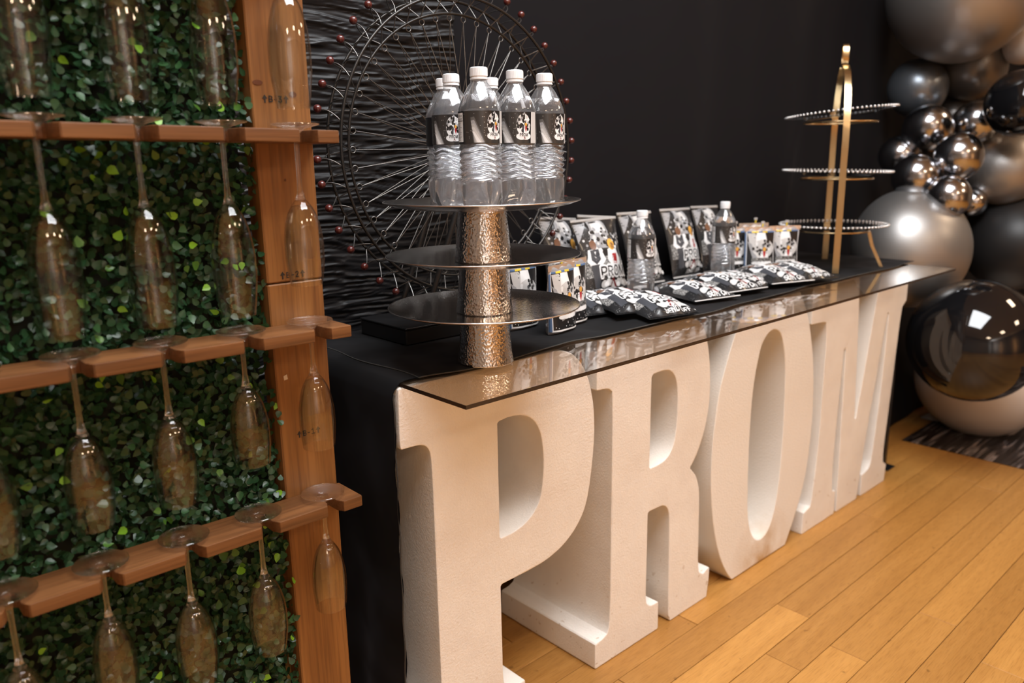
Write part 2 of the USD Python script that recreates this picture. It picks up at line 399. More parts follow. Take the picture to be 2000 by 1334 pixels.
M['crinkle'] = mat('crinkle_cloth', {'p': ('principled_bsdf', {'base_color': (.0065, .0068, .0082), 'roughness': .44, 'specular_ior_level': .30, 'sheen_weight': .03, 'sheen_roughness': .4})})
M['curtain'] = mat('black_curtain', {'tc': ('texture_coordinate', {}), 'n': ('noise_texture', {'scale': 500.0, 'detail': 1.0}), 'bp': ('bump', {'strength': .2, 'distance': .001}),
                                     'p': ('principled_bsdf', {'base_color': (.0058, .0050, .0060), 'roughness': .85, 'specular_ior_level': .12, 'sheen_weight': .02, 'sheen_roughness': .5, 'sheen_tint': (.8, .75, .75)})},
                   [('tc.object', 'n.vector'), ('n.fac', 'bp.height'), ('bp.normal', 'p.normal')])
M['velvet'] = mat('black_velvet', {'tc': ('texture_coordinate', {}), 'n': ('noise_texture', {'scale': 7.0, 'detail': 5.0, 'distortion': .5}), 'r': ('rgb_ramp', {'ramp': [(.38, (.01, .01, .01)), (.78, (.16, .16, .18))]}),
                                   'p': ('principled_bsdf', {'base_color': (.0045, .0045, .005), 'roughness': .8, 'sheen_roughness': .35, 'sheen_tint': (.75, .8, 1), 'specular_ior_level': .2})},
                  [('tc.object', 'n.vector'), ('n.fac', 'r.fac'), ('r.color', 'p.sheen_weight')])
M['thread'] = pm('black_thread', (.035, .033, .03), .8)
M['box'] = pm('black_box', (.010, .010, .011), .35)
M['white'] = pm('white_plastic', (.75, .75, .75), .4)

M['iron'] = pm('black_iron', (.045, .042, .040), .33, .75)
M['iron_thin'] = pm('wire_iron', (.20, .19, .18), .3, .9)
M['bead'] = pm('oxblood_bead', (.075, .012, .010), .28, coat_weight=.4)

M['hammered'] = mat('hammered_metal', {
    'tc': ('texture_coordinate', {}), 'mp': ('mapping', {'scale': (1, 1, .8)}), 'v': ('voronoi_texture', {'scale': 260.0, 'feature': 'smooth_f1', 'smoothness': .6}),
    'n': ('noise_texture', {'scale': 130.0, 'detail': 1.0}), 'ad': ('math', {'math_type': 'multiply_add', 'value2': .6}), 'bp': ('bump', {'strength': .5, 'distance': .0016}),
    'p': ('principled_bsdf', {'base_color': (.88, .86, .84), 'metallic': 1.0, 'roughness': .15})},
    [('tc.object', 'mp.vector'), ('mp.vector', 'v.vector'), ('tc.object', 'n.vector'), ('n.fac', 'ad.value1'), ('v.distance', 'ad.value3'), ('ad.value', 'bp.height'), ('bp.normal', 'p.normal')])
M['plate_metal'] = mat('plate_metal', {
    'tc': ('texture_coordinate', {}), 'n': ('noise_texture', {'scale': 210.0, 'detail': 1.0}), 'bp': ('bump', {'strength': .22, 'distance': .0012}),
    'p': ('principled_bsdf', {'base_color': (.62, .60, .59), 'metallic': 1.0, 'roughness': .17})},
    [('tc.object', 'n.vector'), ('n.fac', 'bp.height'), ('bp.normal', 'p.normal')])
M['rim_metal'] = pm('plate_rim', (.80, .74, .70), .25, 1.0)
M['gold'] = mat('brushed_gold', {'tc': ('texture_coordinate', {}), 'n': ('noise_texture', {'scale': 60.0, 'detail': 3.0}), 'bp': ('bump', {'strength': .15, 'distance': .002}),
                                 'p': ('principled_bsdf', {'base_color': (.80, .60, .33), 'metallic': 1.0, 'roughness': .24})}, [('tc.object', 'n.vector'), ('n.fac', 'bp.height'), ('bp.normal', 'p.normal')])
M['glassbead'] = pm('glass_bead', (.85, .85, .85), .05, .6)

M['chrome'] = pm('chrome_balloon', (.50, .50, .52), .17, 1.0)
M['silver'] = pm('silver_balloon', (.40, .39, .38), .42, .85)
M['slate'] = pm('slate_balloon', (.21, .235, .265), .33, .8)
M['charcoal'] = pm('charcoal_balloon', (.17, .162, .155), .33, .6)
M['matte_black'] = pm('matte_black_balloon', (.014, .0135, .014), .45)
M['black_gloss'] = pm('glossy_black_balloon', (.006, .006, .007), .06, coat_weight=.5)
M['white_balloon'] = pm('white_balloon', (.62, .55, .49), .35)

# ------------------------------------------------------------------ the setting
X0, X1, Y0, Y1, ZC = -3.2, 6.6, -4.6, 1.62, 3.08
fl = struct('floor', bx(X0, X1, Y0, Y1, -.03, -.004), M['floor'])
PW = 0.0872
row_y0 = 0.9729 - 14 * PW
px0, px1 = -0.2, 5.2
nb = 0
for i in range(22):
    y0 = row_y0 + i * PW
    if y0 + PW > 1.60: break
    x = px0 - rng.uniform(0, .6)
    first = {10: 1.634}.get(i)
    while x < px1:
        L = rng.uniform(.75, 1.6) if y0 > 0.1 else rng.uniform(1.3, 2.2)
        xe = x + L
        if first and x < first < x + L + .3: xe = first; first = None
        g = .0007
        dz = rng.uniform(-.0004, .0004)
        part(fl, 'plank', bx(max(x, px0 - .6) + g, xe - g, y0 + g, y0 + PW - g, -.0039, 0.0 + dz, .0007), M['plank'], False); nb += 1
        x = xe
yb = row_y0
part(fl, 'plank', bx(X0, X1, Y0, yb - .001, -.0039, -.0002), M['plank'], False)
part(fl, 'plank', bx(5.25 + 1.0, X1, yb, Y1, -.0039, -.0004), M['plank'], False)
part(fl, 'plank', bx(X0, px0 - .65, yb, Y1, -.0039, -.0004), M['plank'], False)
struct('wall_back', bx(X0, X1, Y1, Y1 + .1, 0, ZC), M['wall'])
struct('wall_front', bx(X0, X1, Y0 - .1, Y0, 0, ZC), M['wall_dark'])
struct('wall_left', bx(X0 - .1, X0, Y0, Y1, 0, ZC), M['wall'])
struct('wall_right', bx(X1, X1 + .1, Y0, Y1, 0, ZC), M['wall'])
struct('ceiling', bx(X0, X1, Y0, Y1, ZC, ZC + .1), M['ceiling'])


# backdrop curtains
def curtain_fn(u, v):
    x = 1.0 + u * 5.4; z = .004 + v * 2.75
    y = 1.462 + .010 * np.sin(x * 9.0 + .8 * np.sin(x * 2.3)) + .005 * np.sin(x * 23 + 1.0 + .6 * np.sin(z * 2)) * (0.4 + .6 * (1 - v))
    y = y + .02 * (meshkit.fbm(np.stack([x * 2.2, z * .9, 0 * x], -1), 3, 5) - .5)
    y = y - .012 * np.exp(-((x - 2.62 - (z - .9) * .35) / .03) ** 2) * np.clip((1.3 - z) / .5, 0, 1)
    sw = np.clip((x - 2.86) / .30, 0, 1); sw = sw * sw * (3 - 2 * sw)
    y = y - .215 * sw * np.clip((.62 - z) / .55, 0, 1) ** 1.3
    return x, y, z


c = grid(420, 60, curtain_fn); back = c.copy(); back.vertices[:, 1] += .004; back.invert()
solo('backdrop_curtain', cat_([c, back]), M['curtain'], 'smooth black fabric backdrop hanging behind the table and balloons', 'curtain', True)


def crinkle_fn(u, v):
    x = .12 + u * (1.145 - .12); z = .30 + v * (1.72 - .30)
    w = z + .020 * (meshkit.fbm(np.stack([x * 5, z * 7, 0 * x], -1), 3, 21) - .5) * 2
    a = meshkit.noise(np.stack([x * 9.0, w * 95, 0 * x + .3], -1), 3)
    b = meshkit.noise(np.stack([x * 15.0 + 5, w * 210, 0 * x + .7], -1), 9)
    r1 = 1 - np.abs(2 * a - 1); r2 = 1 - np.abs(2 * b - 1)
    y = 1.440 - .0050 * r1 ** 4 - .0034 * r2 ** 3 + .002 * np.sin(x * 9)
    return x, y, z


c = grid(230, 640, crinkle_fn)
bk = grid(2, 2, lambda u, v: (.12 + u * 1.025, 1.4465 + 0 * u, .30 + v * 1.42)); bk.invert()
solo('crinkle_curtain', cat_([c, bk]), M['crinkle'], 'black crinkled fabric panel hanging behind the ferris wheel', 'curtain', True)

# ------------------------------------------------------------------ foam letters
YF, DEP = 1.029, 0.316


def soften(poly, it=3):
    """rounds the gentle corners of an outline, keeping the sharp ones."""
    P = [np.array(q, float) for q in poly]
    for k in range(it):
        out = []; n = len(P)
        for i in range(n):
            a, b, c_ = P[i - 1], P[i], P[(i + 1) % n]
            d1, d2 = b - a, c_ - b; l1, l2 = np.hypot(*d1), np.hypot(*d2)
            ang = abs(math.degrees(math.atan2(d1[0] * d2[1] - d1[1] * d2[0], d1 @ d2)))
            if ang > 42 or ang < 1.0: out.append(b)
            else:
                t1, t2 = min(.25, .03 / l1), min(.25, .03 / l2); out += [b - d1 * t1, b + d2 * t2]
        P = out
    return Polygon(P)


def letter(name, polys, holes, material, label, dy=0.0):
    p = soften(polys.exterior.coords[:-1])
    for h in holes: p = p.difference(soften(h.exterior.coords[:-1]))
    p = rnd(p.buffer(0), .0050)
    m = bevel_extrude(p, DEP, .0032)
    m.vertices[:, 1] += YF + dy
    n = meshkit.fbm(m.vertices * 22, 2, 4)[:, None] - .5
    m.vertices += m.vertex_normals * n * .0012
    m.vertices[:, 2] = np.clip(m.vertices[:, 2], 0.0002, .760)
    return solo(name, m, material, label, 'foam letter', 28)


def arc(cx, cz, rx, rz, a0, a1, n=14):
    t = np.radians(np.linspace(a0, a1, n)); return [(cx + rx * math.cos(k), cz + rz * math.sin(k)) for k in t]


# P
p_out = [(.683, .76), (.680, .659), (.684, .6535), (.722, .6535), (.737, .645), (.744, .626), (.745, .16), (.742, .115), (.733, .09), (.715, .081), (.684, .080), (.682, .0), (.956, .0), (.956, .085),
         (.918, .083), (.903, .092), (.896, .117), (.895, .322), (.96, .3225), (1.005, .325), (1.045, .333), (1.076, .346), (1.108, .368), (1.135, .402), (1.149, .455), (1.159, .522), (1.1625, .575), (1.159, .624),
         (1.146, .677), (1.129, .71), (1.112, .731), (1.09, .748), (1.06, .758), (1.03, .76)]
p_hole = [(.8955, .65), (.902, .6525), (.926, .6545), (.95, .652), (.975, .643), (.993, .626), (1.006, .6), (1.012, .562), (1.013, .533), (1.008, .485), (.998, .456), (.969, .431), (.936, .4205), (.8955, .419)]
letter('foam_letter', Polygon(p_out), [Polygon(p_hole)], M['foam'], 'white foam block letter P, first of the four letters under the glass')
# R
r_out = [(1.1665, .76), (1.1665, .652), (1.189, .651), (1.205, .649), (1.216, .640), (1.2185, .60), (1.2185, .095), (1.209, .073), (1.192, .066), (1.1685, .065), (1.1685, 0), (1.398, 0), (1.398, .075), (1.371, .0745), (1.355, .083), (1.348, .098),
         (1.348, .323), (1.395, .3225), (1.413, .318), (1.426, .303), (1.432, .275), (1.438, .01), (1.447, 0), (1.604, 0), (1.612, .06), (1.612, .086), (1.583, .075), (1.566, .086), (1.559, .112), (1.553, .31), (1.545, .34), (1.532, .364), (1.508, .386),
         (1.528, .403), (1.549, .436), (1.569, .48), (1.5805, .532), (1.5805, .587), (1.5745, .642), (1.562, .69), (1.548, .723), (1.529, .744), (1.505, .757), (1.48, .76)]
r_hole = [(1.3495, .644), (1.356, .651), (1.383, .652), (1.41, .650), (1.428, .640), (1.441, .622), (1.449, .588), (1.450, .536), (1.445, .484), (1.432, .450), (1.402, .431), (1.3495, .430)]
letter('foam_letter', Polygon(r_out), [Polygon(r_hole)], M['foam'], 'white foam block letter R, between the letters P and O')
# O
o_out = [(1.72, .757), (1.685, .70), (1.662, .655), (1.643, .612), (1.627, .575), (1.615, .53), (1.606, .471), (1.600, .42), (1.599, .362), (1.602, .303), (1.611, .243), (1.624, .181), (1.643, .126), (1.668, .072), (1.70, .025), (1.722, .002),
         (2.005, .002), (2.027, .036), (2.056, .085), (2.083, .138), (2.103, .199), (2.114, .273), (2.119, .345), (2.114, .452), (2.097, .548), (2.079, .61), (2.05, .68), (2.025, .717), (1.995, .757)]
o_hole = smooth_closed([(1.866, .672), (1.835, .664), (1.810, .64), (1.796, .604), (1.785, .56), (1.778, .509), (1.775, .452), (1.7745, .389), (1.776, .312), (1.780, .241), (1.790, .16), (1.812, .105), (1.838, .078), (1.866, .071), (1.894, .082), (1.918, .115),
                        (1.938, .184), (1.947, .274), (1.9495, .354), (1.945, .489), (1.936, .572), (1.921, .623), (1.898, .66)], 3)
letter('foam_letter', Polygon(o_out), [Polygon(o_hole)], M['foam_o'], 'white foam block letter O with a brown stain at its foot')
# M
m_out = [(2.068, .76), (2.070, .652), (2.145, .650), (2.160, .645), (2.169, .615), (2.169, .29), (2.160, .18), (2.152, .105), (2.144, .078), (2.105, .070), (2.100, 0), (2.310, 0), (2.3085, .080), (2.290, .084), (2.281, .10), (2.277, .21), (2.279, .30),
         (2.290, .545), (2.301, .545), (2.324, .0), (2.470, .0), (2.500, .20), (2.585, .615), (2.594, .615), (2.588, .352), (2.566, .155), (2.560, .105), (2.545, .086), (2.509, .080), (2.496, .078), (2.498, 0), (2.684, 0), (2.690, .060), (2.662, .078), (2.655, .11),
         (2.692, .58), (2.700, .618), (2.728, .635), (2.726, .76), (2.512, .76), (2.496, .692), (2.412, .29), (2.405, .29), (2.366, .69), (2.356, .76)]
letter('foam_letter', Polygon(m_out), [], M['foam'], 'white foam block letter M, last of the four letters beside the balloons')

# ------------------------------------------------------------------ glass sheet, cloths
GZ0, GZ1 = .7604, .7668
gs = thing('glass_tabletop', 'clear glass sheet laid over the foam letters as a table top', 'glass tabletop')
gx0, gx1, gy0, gy1 = .690, 2.652, .8635, 1.40
edge_w = .0006
part(gs, 'sheet', bx(gx0 + edge_w, gx1 - edge_w, gy0 + edge_w, gy1, GZ0, GZ1), M['sheet'], False)
er = Polygon([(gx0, gy0), (gx1, gy0), (gx1, gy1), (gx0, gy1)]).difference(sbox(gx0 + edge_w, gy0 + edge_w, gx1 - edge_w, gy1 + .1))
em = trimesh.creation.extrude_polygon(er, GZ1 - GZ0, engine='earcut'); em.apply_translation((0, 0, GZ0))
part(gs, 'polished_edge', em, M['sheet_edge'], False, 'dark polished glass edge')

CZ = GZ1 + .0006
# table cloth: one sheet up the left side and over the top
prof = [(.672, .004), (.668, .12), (.672, .3), (.674, .5), (.6755, .70), (.676, .742), (.680, .757), (.6885, .7665), (.700, CZ + .001), (.76, CZ + .001), (2.722, CZ + .001)]
seg = []
for a, b in zip(prof[:-1], prof[1:]):
    k = max(2, int(math.hypot(b[0] - a[0], b[1] - a[1]) / .02))
    seg += [(a[0] + (b[0] - a[0]) * t / k, a[1] + (b[1] - a[1]) * t / k) for t in range(k)]
seg.append(prof[-1]); seg = np.array(seg)
ny = 42


def cloth_sheet(off):
    V = []
    for k, (sx, sz) in enumerate(seg):
        side = sz < .755
        t = np.linspace(0, 1, ny)
        yf = 1.0335 + .004 * math.sin(k * .9) * (1 if side else .3) + (.02 * max(0, .12 - sz) / .12 if side else 0)
        y = yf + t * (1.428 - yf)
        dx = (.008 * np.sin(y * 38 + sz * 3) * max(0, (.72 - sz)) + .006 * np.sin(y * 71) * max(0, .4 - sz)) if side else 0 * y
        x = sx + dx - (.05 * max(0, .15 - sz) / .15 * (t * .6 + .2) if side else 0)
        V.append(np.stack([x - (off if side else 0), y, 0 * y + sz + (0 if side else off)], 1))
    V = np.array(V); n = len(seg)
    i = (np.arange(n - 1)[:, None] * ny + np.arange(ny - 1)[None]).ravel(); f = np.stack([i, i + 1, i + ny + 1, i + ny], 1)
    return TM(V.reshape(-1, 3), np.vstack([f[:, [0, 1, 2]], f[:, [0, 2, 3]]]))


a_ = cloth_sheet(0); b_ = cloth_sheet(.0012)
tcl = thing('tablecloth', 'black velvet cloth over the table top, falling to the floor at its left end', 'tablecloth')
part(tcl, 'cloth', cat_([a_, b_]), M['velvet'], True)
hem = []
for s_ in (0,):
    pts = np.array([[x, 1.033 + .0015 * math.sin(z * 60), z] for x, z in seg if z < .757])
    hem.append(tube(pts, .0016, 6))
part(tcl, 'hem', cat_(hem), M['thread'], True)
# runner lying on the cloth
RZ = CZ + .0032


def runner_fn(off):
    def f(u, v):
        x = .722 + u * (2.7225 - .722)
        yf = 1.012 + .006 * np.sin(x * 7) + .004 * np.sin(x * 19 + 1) + .02 * np.exp(-((x - .73) / .06) ** 2) + .012 * np.exp(-((x - 1.10) / .05) ** 2)
        y = yf + v * (1.425 - yf)
        z = RZ + off + .0006 * np.sin(x * 31 + y * 20) + .0035 * np.exp(-((x - .95) / .09) ** 2) * np.exp(-(v / .08) ** 2) * 0
        return x + .006 * np.sin(y * 25) * (u < .02), y, z
    return f


ru = thing('table_runner', 'black fabric runner lying along the table top under the treats', 'table runner')
g1 = grid(200, 26, runner_fn(0.001)); g2 = grid(200, 26, runner_fn(-.0005)); g2.invert()
part(ru, 'cloth', cat_([g1, g2]), M['velvet'], True)
q = np.array([runner_fn(0)(np.array(t), np.array(0.0)) for t in np.linspace(0, 1, 160)]); q2 = np.array([runner_fn(0)(np.array(0.0), np.array(t)) for t in np.linspace(0, 1, 30)])
part(ru, 'hem', cat_([tube(q, .0013, 6), tube(q2, .0013, 6)]), M['thread'], True)
TZ = RZ + .0022     # where things on the runner stand

# ------------------------------------------------------------------ glass rack
YB0, YB1 = 1.004, 1.075       # bars, front and back
PXL, PXR = .498, .587
rack = thing('glass_rack', 'brown wooden display rack with slotted bars holding upside-down flutes', 'glass rack')
zj = .947
for z0, z1 in ((0.0, zj - .0008), (zj + .0008, 1.75)):
    part(rack, 'post', bx(PXL, PXR, YB1, YB1 + .040, z0, z1, .002), M['post'], False)
part(rack, 'post', bx(-.34, -.251, YB1, YB1 + .040, 0, 1.75, .002), M['post'], False)
part(rack, 'top_rail', bx(-.34, PXR, YB1 + .002, YB1 + .040, 1.752, 1.84, .002), M['post'], False)
SLOTS = [-.095, .012, .119, .2235, .3290, .4365, .5420]
BAR_Z = {'e': 1.444, 'f': 1.1655, 'g': .8870, 'h': .6135, 'i': .335}
TILT = {'e': -.012, 'f': -.015, 'g': -.018, 'h': -.008, 'i': 0}
bar_poly = sbox(-.34, YB0, .590, YB1)
for s in SLOTS:
    s2 = s + .0015
    slot = Polygon([(s2 - .0078, YB0 + .034), (s2 - .0078, YB0 + .012), (s2 - .0145, YB0 - .001), (s2 + .0145, YB0 - .001), (s2 + .0078, YB0 + .012), (s2 + .0078, YB0 + .034)]).union(Point(s2, YB0 + .034).buffer(.0078))
    bar_poly = bar_poly.difference(slot)
bar_poly = rnd(bar_poly, .0022)
bar_m = bevel_extrude(bar_poly, .0175, .0016, .03)
bar_m.vertices = bar_m.vertices[:, [0, 2, 1]]; bar_m.fix_normals()
if bar_m.volume < 0: bar_m.invert()


def bar_top(row, x): return BAR_Z[row] + TILT[row] * (x - .38)


for row in 'efgh':
    m = bar_m.copy(); m.vertices[:, 2] += BAR_Z[row] - .0175 + TILT[row] * (m.vertices[:, 0] - .38)
    part(rack, 'glass_holder_bar', m, M['bar'], 25)
# stamps and knots on the post
yp = YB1 - .0004


def stamp(s, x, z, h):
    m = meshkit.text_mesh(s, h, .0003, True); m.vertices = np.stack([m.vertices[:, 0] * .95 + x, -m.vertices[:, 2] + yp, m.vertices[:, 1] + z], 1); return m


def arrow(x, z, h):
    return bxz([(x, z), (x + .0022, z), (x + .0022, z + h * .5), (x + .005, z + h * .5), (x + .0011, z + h), (x - .0028, z + h * .5), (x, z + h * .5)])


def bxz(pts):
    m = trimesh.creation.extrude_polygon(Polygon(pts), .0003, engine='earcut'); m.vertices = np.stack([m.vertices[:, 0], yp - m.vertices[:, 2], m.vertices[:, 1]], 1); return m


for txt, x, z in (('B-3', .522, 1.2025), ('B-2', .527, .9535), ('B-1', .533, .7055)):
    part(rack, 'stamped_mark', cat_([stamp(txt, x, z, .0085), arrow(x - .006, z - .001, .011), arrow(x + .026, z - .001, .011)]), M['ink'], False, 'small black stamped mark with arrows')
for x, z, rx_, rz_ in ((.5085, 1.228, .0075, .0035), (.560, 1.214, .006, .004), (.538, 1.095, .0016, .002), (.553, .86, .002, .0012)):
    part(rack, 'knot', bxz([(x + rx_ * math.cos(t), z + rz_ * math.sin(t)) for t in np.linspace(0, 2 * PI, 18, endpoint=False)]), M['post_dark'], False, 'dark knot in the wood')
part(rack, 'paint_chip', bxz([(.5105, .800), (.5165, .801), (.5155, .8085), (.5125, .8075), (.510, .8065)]), M['paint_chip'], False, 'pale chip of bare wood')

# ------------------------------------------------------------------ boxwood panel
pan = thing('boxwood_panel', 'artificial boxwood hedge panel filling the wooden rack behind the flutes', 'greenery panel')
part(pan, 'backing', bx(-.25, PXL - .003, 1.128, 1.138, .06, 1.60), M['mat_back'], False)
tmpl = np.array([(0, 0), (-.27, .30), (.27, .30), (-.48, .62), (.48, .62), (-.36, .90), (.36, .90), (0, 1.0), (0, .30), (0, .62), (0, .88)])
tf = np.array([(0, 8, 1), (0, 2, 8), (1, 8, 9), (1, 9, 3), (8, 2, 4), (8, 4, 9), (3, 9, 10), (3, 10, 5), (9, 4, 6), (9, 6, 10), (5, 10, 7), (10, 6, 7)])


def leaves(n, x0, x1, z0, z1, y0, y1, s0, s1, tilt, r):
    c = np.stack([r.uniform(x0, x1, n), r.uniform(y0, y1, n), r.uniform(z0, z1, n)], 1)
    L = r.uniform(s0, s1, n); W = L * r.uniform(.72, .95, n); cup = r.uniform(.10, .42, n)
    lx = tmpl[None, :, 0] * W[:, None]; ly = (tmpl[None, :, 1] - .3) * L[:, None]
    lz = cup[:, None] * (np.abs(tmpl[None, :, 0]) ** 2 * 1.4 + (tmpl[None, :, 1] - .45) ** 2 * .8) * L[:, None]
    nrm = np.stack([r.normal(0, tilt, n), -np.ones(n), r.normal(.25, tilt, n)], 1); nrm /= np.linalg.norm(nrm, axis=1, keepdims=True)
    a = r.uniform(0, 2 * PI, n); t = np.stack([np.cos(a), 0 * a, np.sin(a)], 1)
    t -= nrm * np.sum(t * nrm, 1, keepdims=True); t /= np.linalg.norm(t, axis=1, keepdims=True); s = np.cross(t, nrm)
    P = c[:, None] + lx[..., None] * s[:, None] + ly[..., None] * t[:, None] + lz[..., None] * nrm[:, None]
    return P


LX0, LX1 = -.12, PXL + .002
P1 = leaves(9000, LX0, LX1 - .006, .14, 1.52, 1.100, 1.124, .012, .0165, .8, rng)
P2 = leaves(9500, LX0, LX1, .14, 1.52, 1.082, 1.106, .0105, .0150, .7, rng)
P3 = leaves(1700, LX0, LX1, .14, 1.52, 1.072, 1.088, .0085, .0130, .7, rng)
allP = np.concatenate([P1, P2, P3]); n = len(allP)
part(pan, 'leaves', TM(allP.reshape(-1, 3), (tf[None] + (np.arange(n) * 11)[:, None, None]).reshape(-1, 3)), M['boxwood'], True, kind='stuff')
big = leaves(296, .13, LX1, .30, 1.33, 1.070, 1.082, .0115, .0155, .5, rng)
for k in range(len(big)):
    part(pan, 'leaf', TM(big[k], tf), M[('leaf_dark', 'leaf_dark', 'leaf_mid', 'leaf_bright', 'leaf_dark')[k % 5]], True)


# ------------------------------------------------------------------ flutes (hanging upside down, origin at the bar top)
def flute(kind):
    stem, tot = {'a': (.104, .2545), 'b': (.101, .222), 'c': (.080, .1925)}[kind]
    B = tot - stem
    foot = [(0, -.0020), (.005, -.0012), (.010, .0002), (.016, .0016), (.024, .0028), (.0300, .0036), (.0322, .0042), (.0331, .0036), (.0333, .0026), (.0325, .0016), (.026, .0002), (.016, -.0024), (.0105, -.0046), (.0072, -.0080), (.0060, -.0105), (.0045, -.013), (0, -.013)]
    st = [(0, -.0130), (.0045, -.0130), (.0038, -.022), (.0034, -.035), (.0033, -stem * .55), (.0034, -stem * .75), (.0042, -stem + .012), (.0062, -stem + .004), (.0080, -stem + .0005), (0, -stem + .0005)]
    if kind == 'c':
        pr = [(0, .0078), (.05, .0125), (.09, .0150), (.12, .0170), (.2, .0205), (.35, .0245), (.52, .0268), (.7, .0270), (.85, .0257), (1, .0240)]
    elif kind == 'b':
        pr = [(0, .0078), (.05, .0128), (.12, .0180), (.22, .0225), (.36, .0262), (.52, .0280), (.68, .0278), (.84, .0258), (1, .0226)]
    else:
        pr = [(0, .0078), (.04, .0125), (.10, .0180), (.2, .0228), (.34, .0268), (.5, .0288), (.66, .0286), (.82, .0262), (1, .0226)]
    from scipy.interpolate import PchipInterpolator
    pr = np.array(pr); fi = PchipInterpolator(pr[:, 0], pr[:, 1]); t = np.r_[np.linspace(0, .15, 8), np.linspace(.18, 1, 24)]
    outer = [(float(fi(k)), -stem - k * B) for k in t]
    w = .0010
    ti = np.r_[np.linspace(1, .2, 22), np.linspace(.17, .07, 6)]
    inner = [(float(fi(k)) - w, -stem - k * B) for k in ti] + [(float(fi(.07)) * .55, -stem - .058 * B), (0, -stem - .054 * B)]
    rim = [(float(fi(1)) - .0002, -tot - .0004), (float(fi(1)) - w + .0002, -tot - .0004)]
    bowl = solid(lathe([(0, -stem + .0002)] + outer + rim + inner, 56))
    return solid(lathe(foot, 56)), solid(lathe(st, 24)), bowl


proto = {}
ROWN = {'e': 'highest row, only its bowl in view', 'f': 'row on the highest visible bar', 'g': 'row on the middle bar', 'h': 'row on the lowest visible bar'}
ORD = ['leftmost', 'second from left', 'third from left', 'fourth from left', 'rightmost']
GL = [('e', 3, 'a', .238), ('e', 4, 'a', .232), ('e', 5, 'a', .231), ('e', 6, 'a', .235),
      ('f', 3, 'a', 0), ('f', 4, 'a', 0), ('f', 5, 'a', 0), ('f', 6, 'b', 0),
      ('g', 2, 'b', 0), ('g', 3, 'b', 0), ('g', 4, 'b', 0), ('g', 5, 'c', 0), ('g', 6, 'c', 0),
      ('h', 2, 'b', 0), ('h', 3, 'c', 0), ('h', 4, 'b', 0), ('h', 5, 'b', 0), ('h', 6, 'c', 0)]
seen = {}
for row, si, kind, adj in GL:
    x = SLOTS[si]; y = 1.040
    if row in 'ef' and si == 3: x -= .0025
    z = bar_top(row, x) + .0052
    if kind == 'c' and row == 'g' and si == 5: z += 0
    i = seen.get(row, 0); seen[row] = i + 1
    total = sum(1 for g in GL if g[0] == row)
    lab = 'clear upside-down champagne flute, %s in the %s' % ('rightmost' if i == total - 1 else ORD[i], ROWN[row])
    m = T((x, y, z), rz=float(rng.uniform(0, 360)))
    if kind not in proto:
        t = thing('champagne_flute', lab, 'champagne flute', m, 'flutes hanging in the rack')
        f_, s_, b_ = flute(kind)
        part(t, 'foot', f_, M['flute_thick'], 40); part(t, 'stem', s_, M['flute_thick'], 40); part(t, 'bowl', b_, M['flute'], 50)
        proto[kind] = t
    else:
        dup(proto[kind], lab, m)

# ------------------------------------------------------------------ riser box and ferris wheel
BXT = .8065
rb = thing('riser_box', 'low black cloth-covered box under the ferris wheel', 'box')
part(rb, 'body', bx(.836, 1.26, 1.222, 1.385, TZ, BXT - .004, .002), M['box'], False)
part(rb, 'lid', bx(.8352, 1.2608, 1.2212, 1.3858, BXT - .0038, BXT, .001), M['box'], False)

WC = np.array([1.069, 1.33, 1.142]); WA = math.radians(-1.0)
wh = thing('ferris_wheel', 'black wire ferris wheel ornament with dark red beads, on the riser box', 'ferris wheel ornament', T(WC, rz=-1.0))


def wp(r, a, y): return (r * math.cos(a), y, r * math.sin(a))


def ring(r, y, rad, n=150): return tube([wp(r, t, y) for t in np.linspace(0, 2 * PI, n, endpoint=False)], rad, 8, True)


part(wh, 'rim_ring', ring(.2965, -.025, .0031), M['iron'], True)
part(wh, 'rim_ring', ring(.2965, .025, .0031), M['iron'], True)
part(wh, 'inner_ring', ring(.266, 0, .0028), M['iron'], True)
NB = 46; da = 2 * PI / NB; ph = math.radians(190.9)
hubm = tube([(0, -.05, 0), (0, .05, 0)], .008, 14); part(wh, 'hub', cat_([hubm, tube([(0, -.032, 0), (0, -.026, 0)], .03, 24), tube([(0, .026, 0), (0, .032, 0)], .03, 24)]), M['iron'], 40)


def bez(a, b, c_, n=7):
    a, b, c_ = map(np.array, (a, b, c_)); t = np.linspace(0, 1, n)[:, None]; return (1 - t) ** 2 * a + 2 * t * (1 - t) * b + t * t * c_


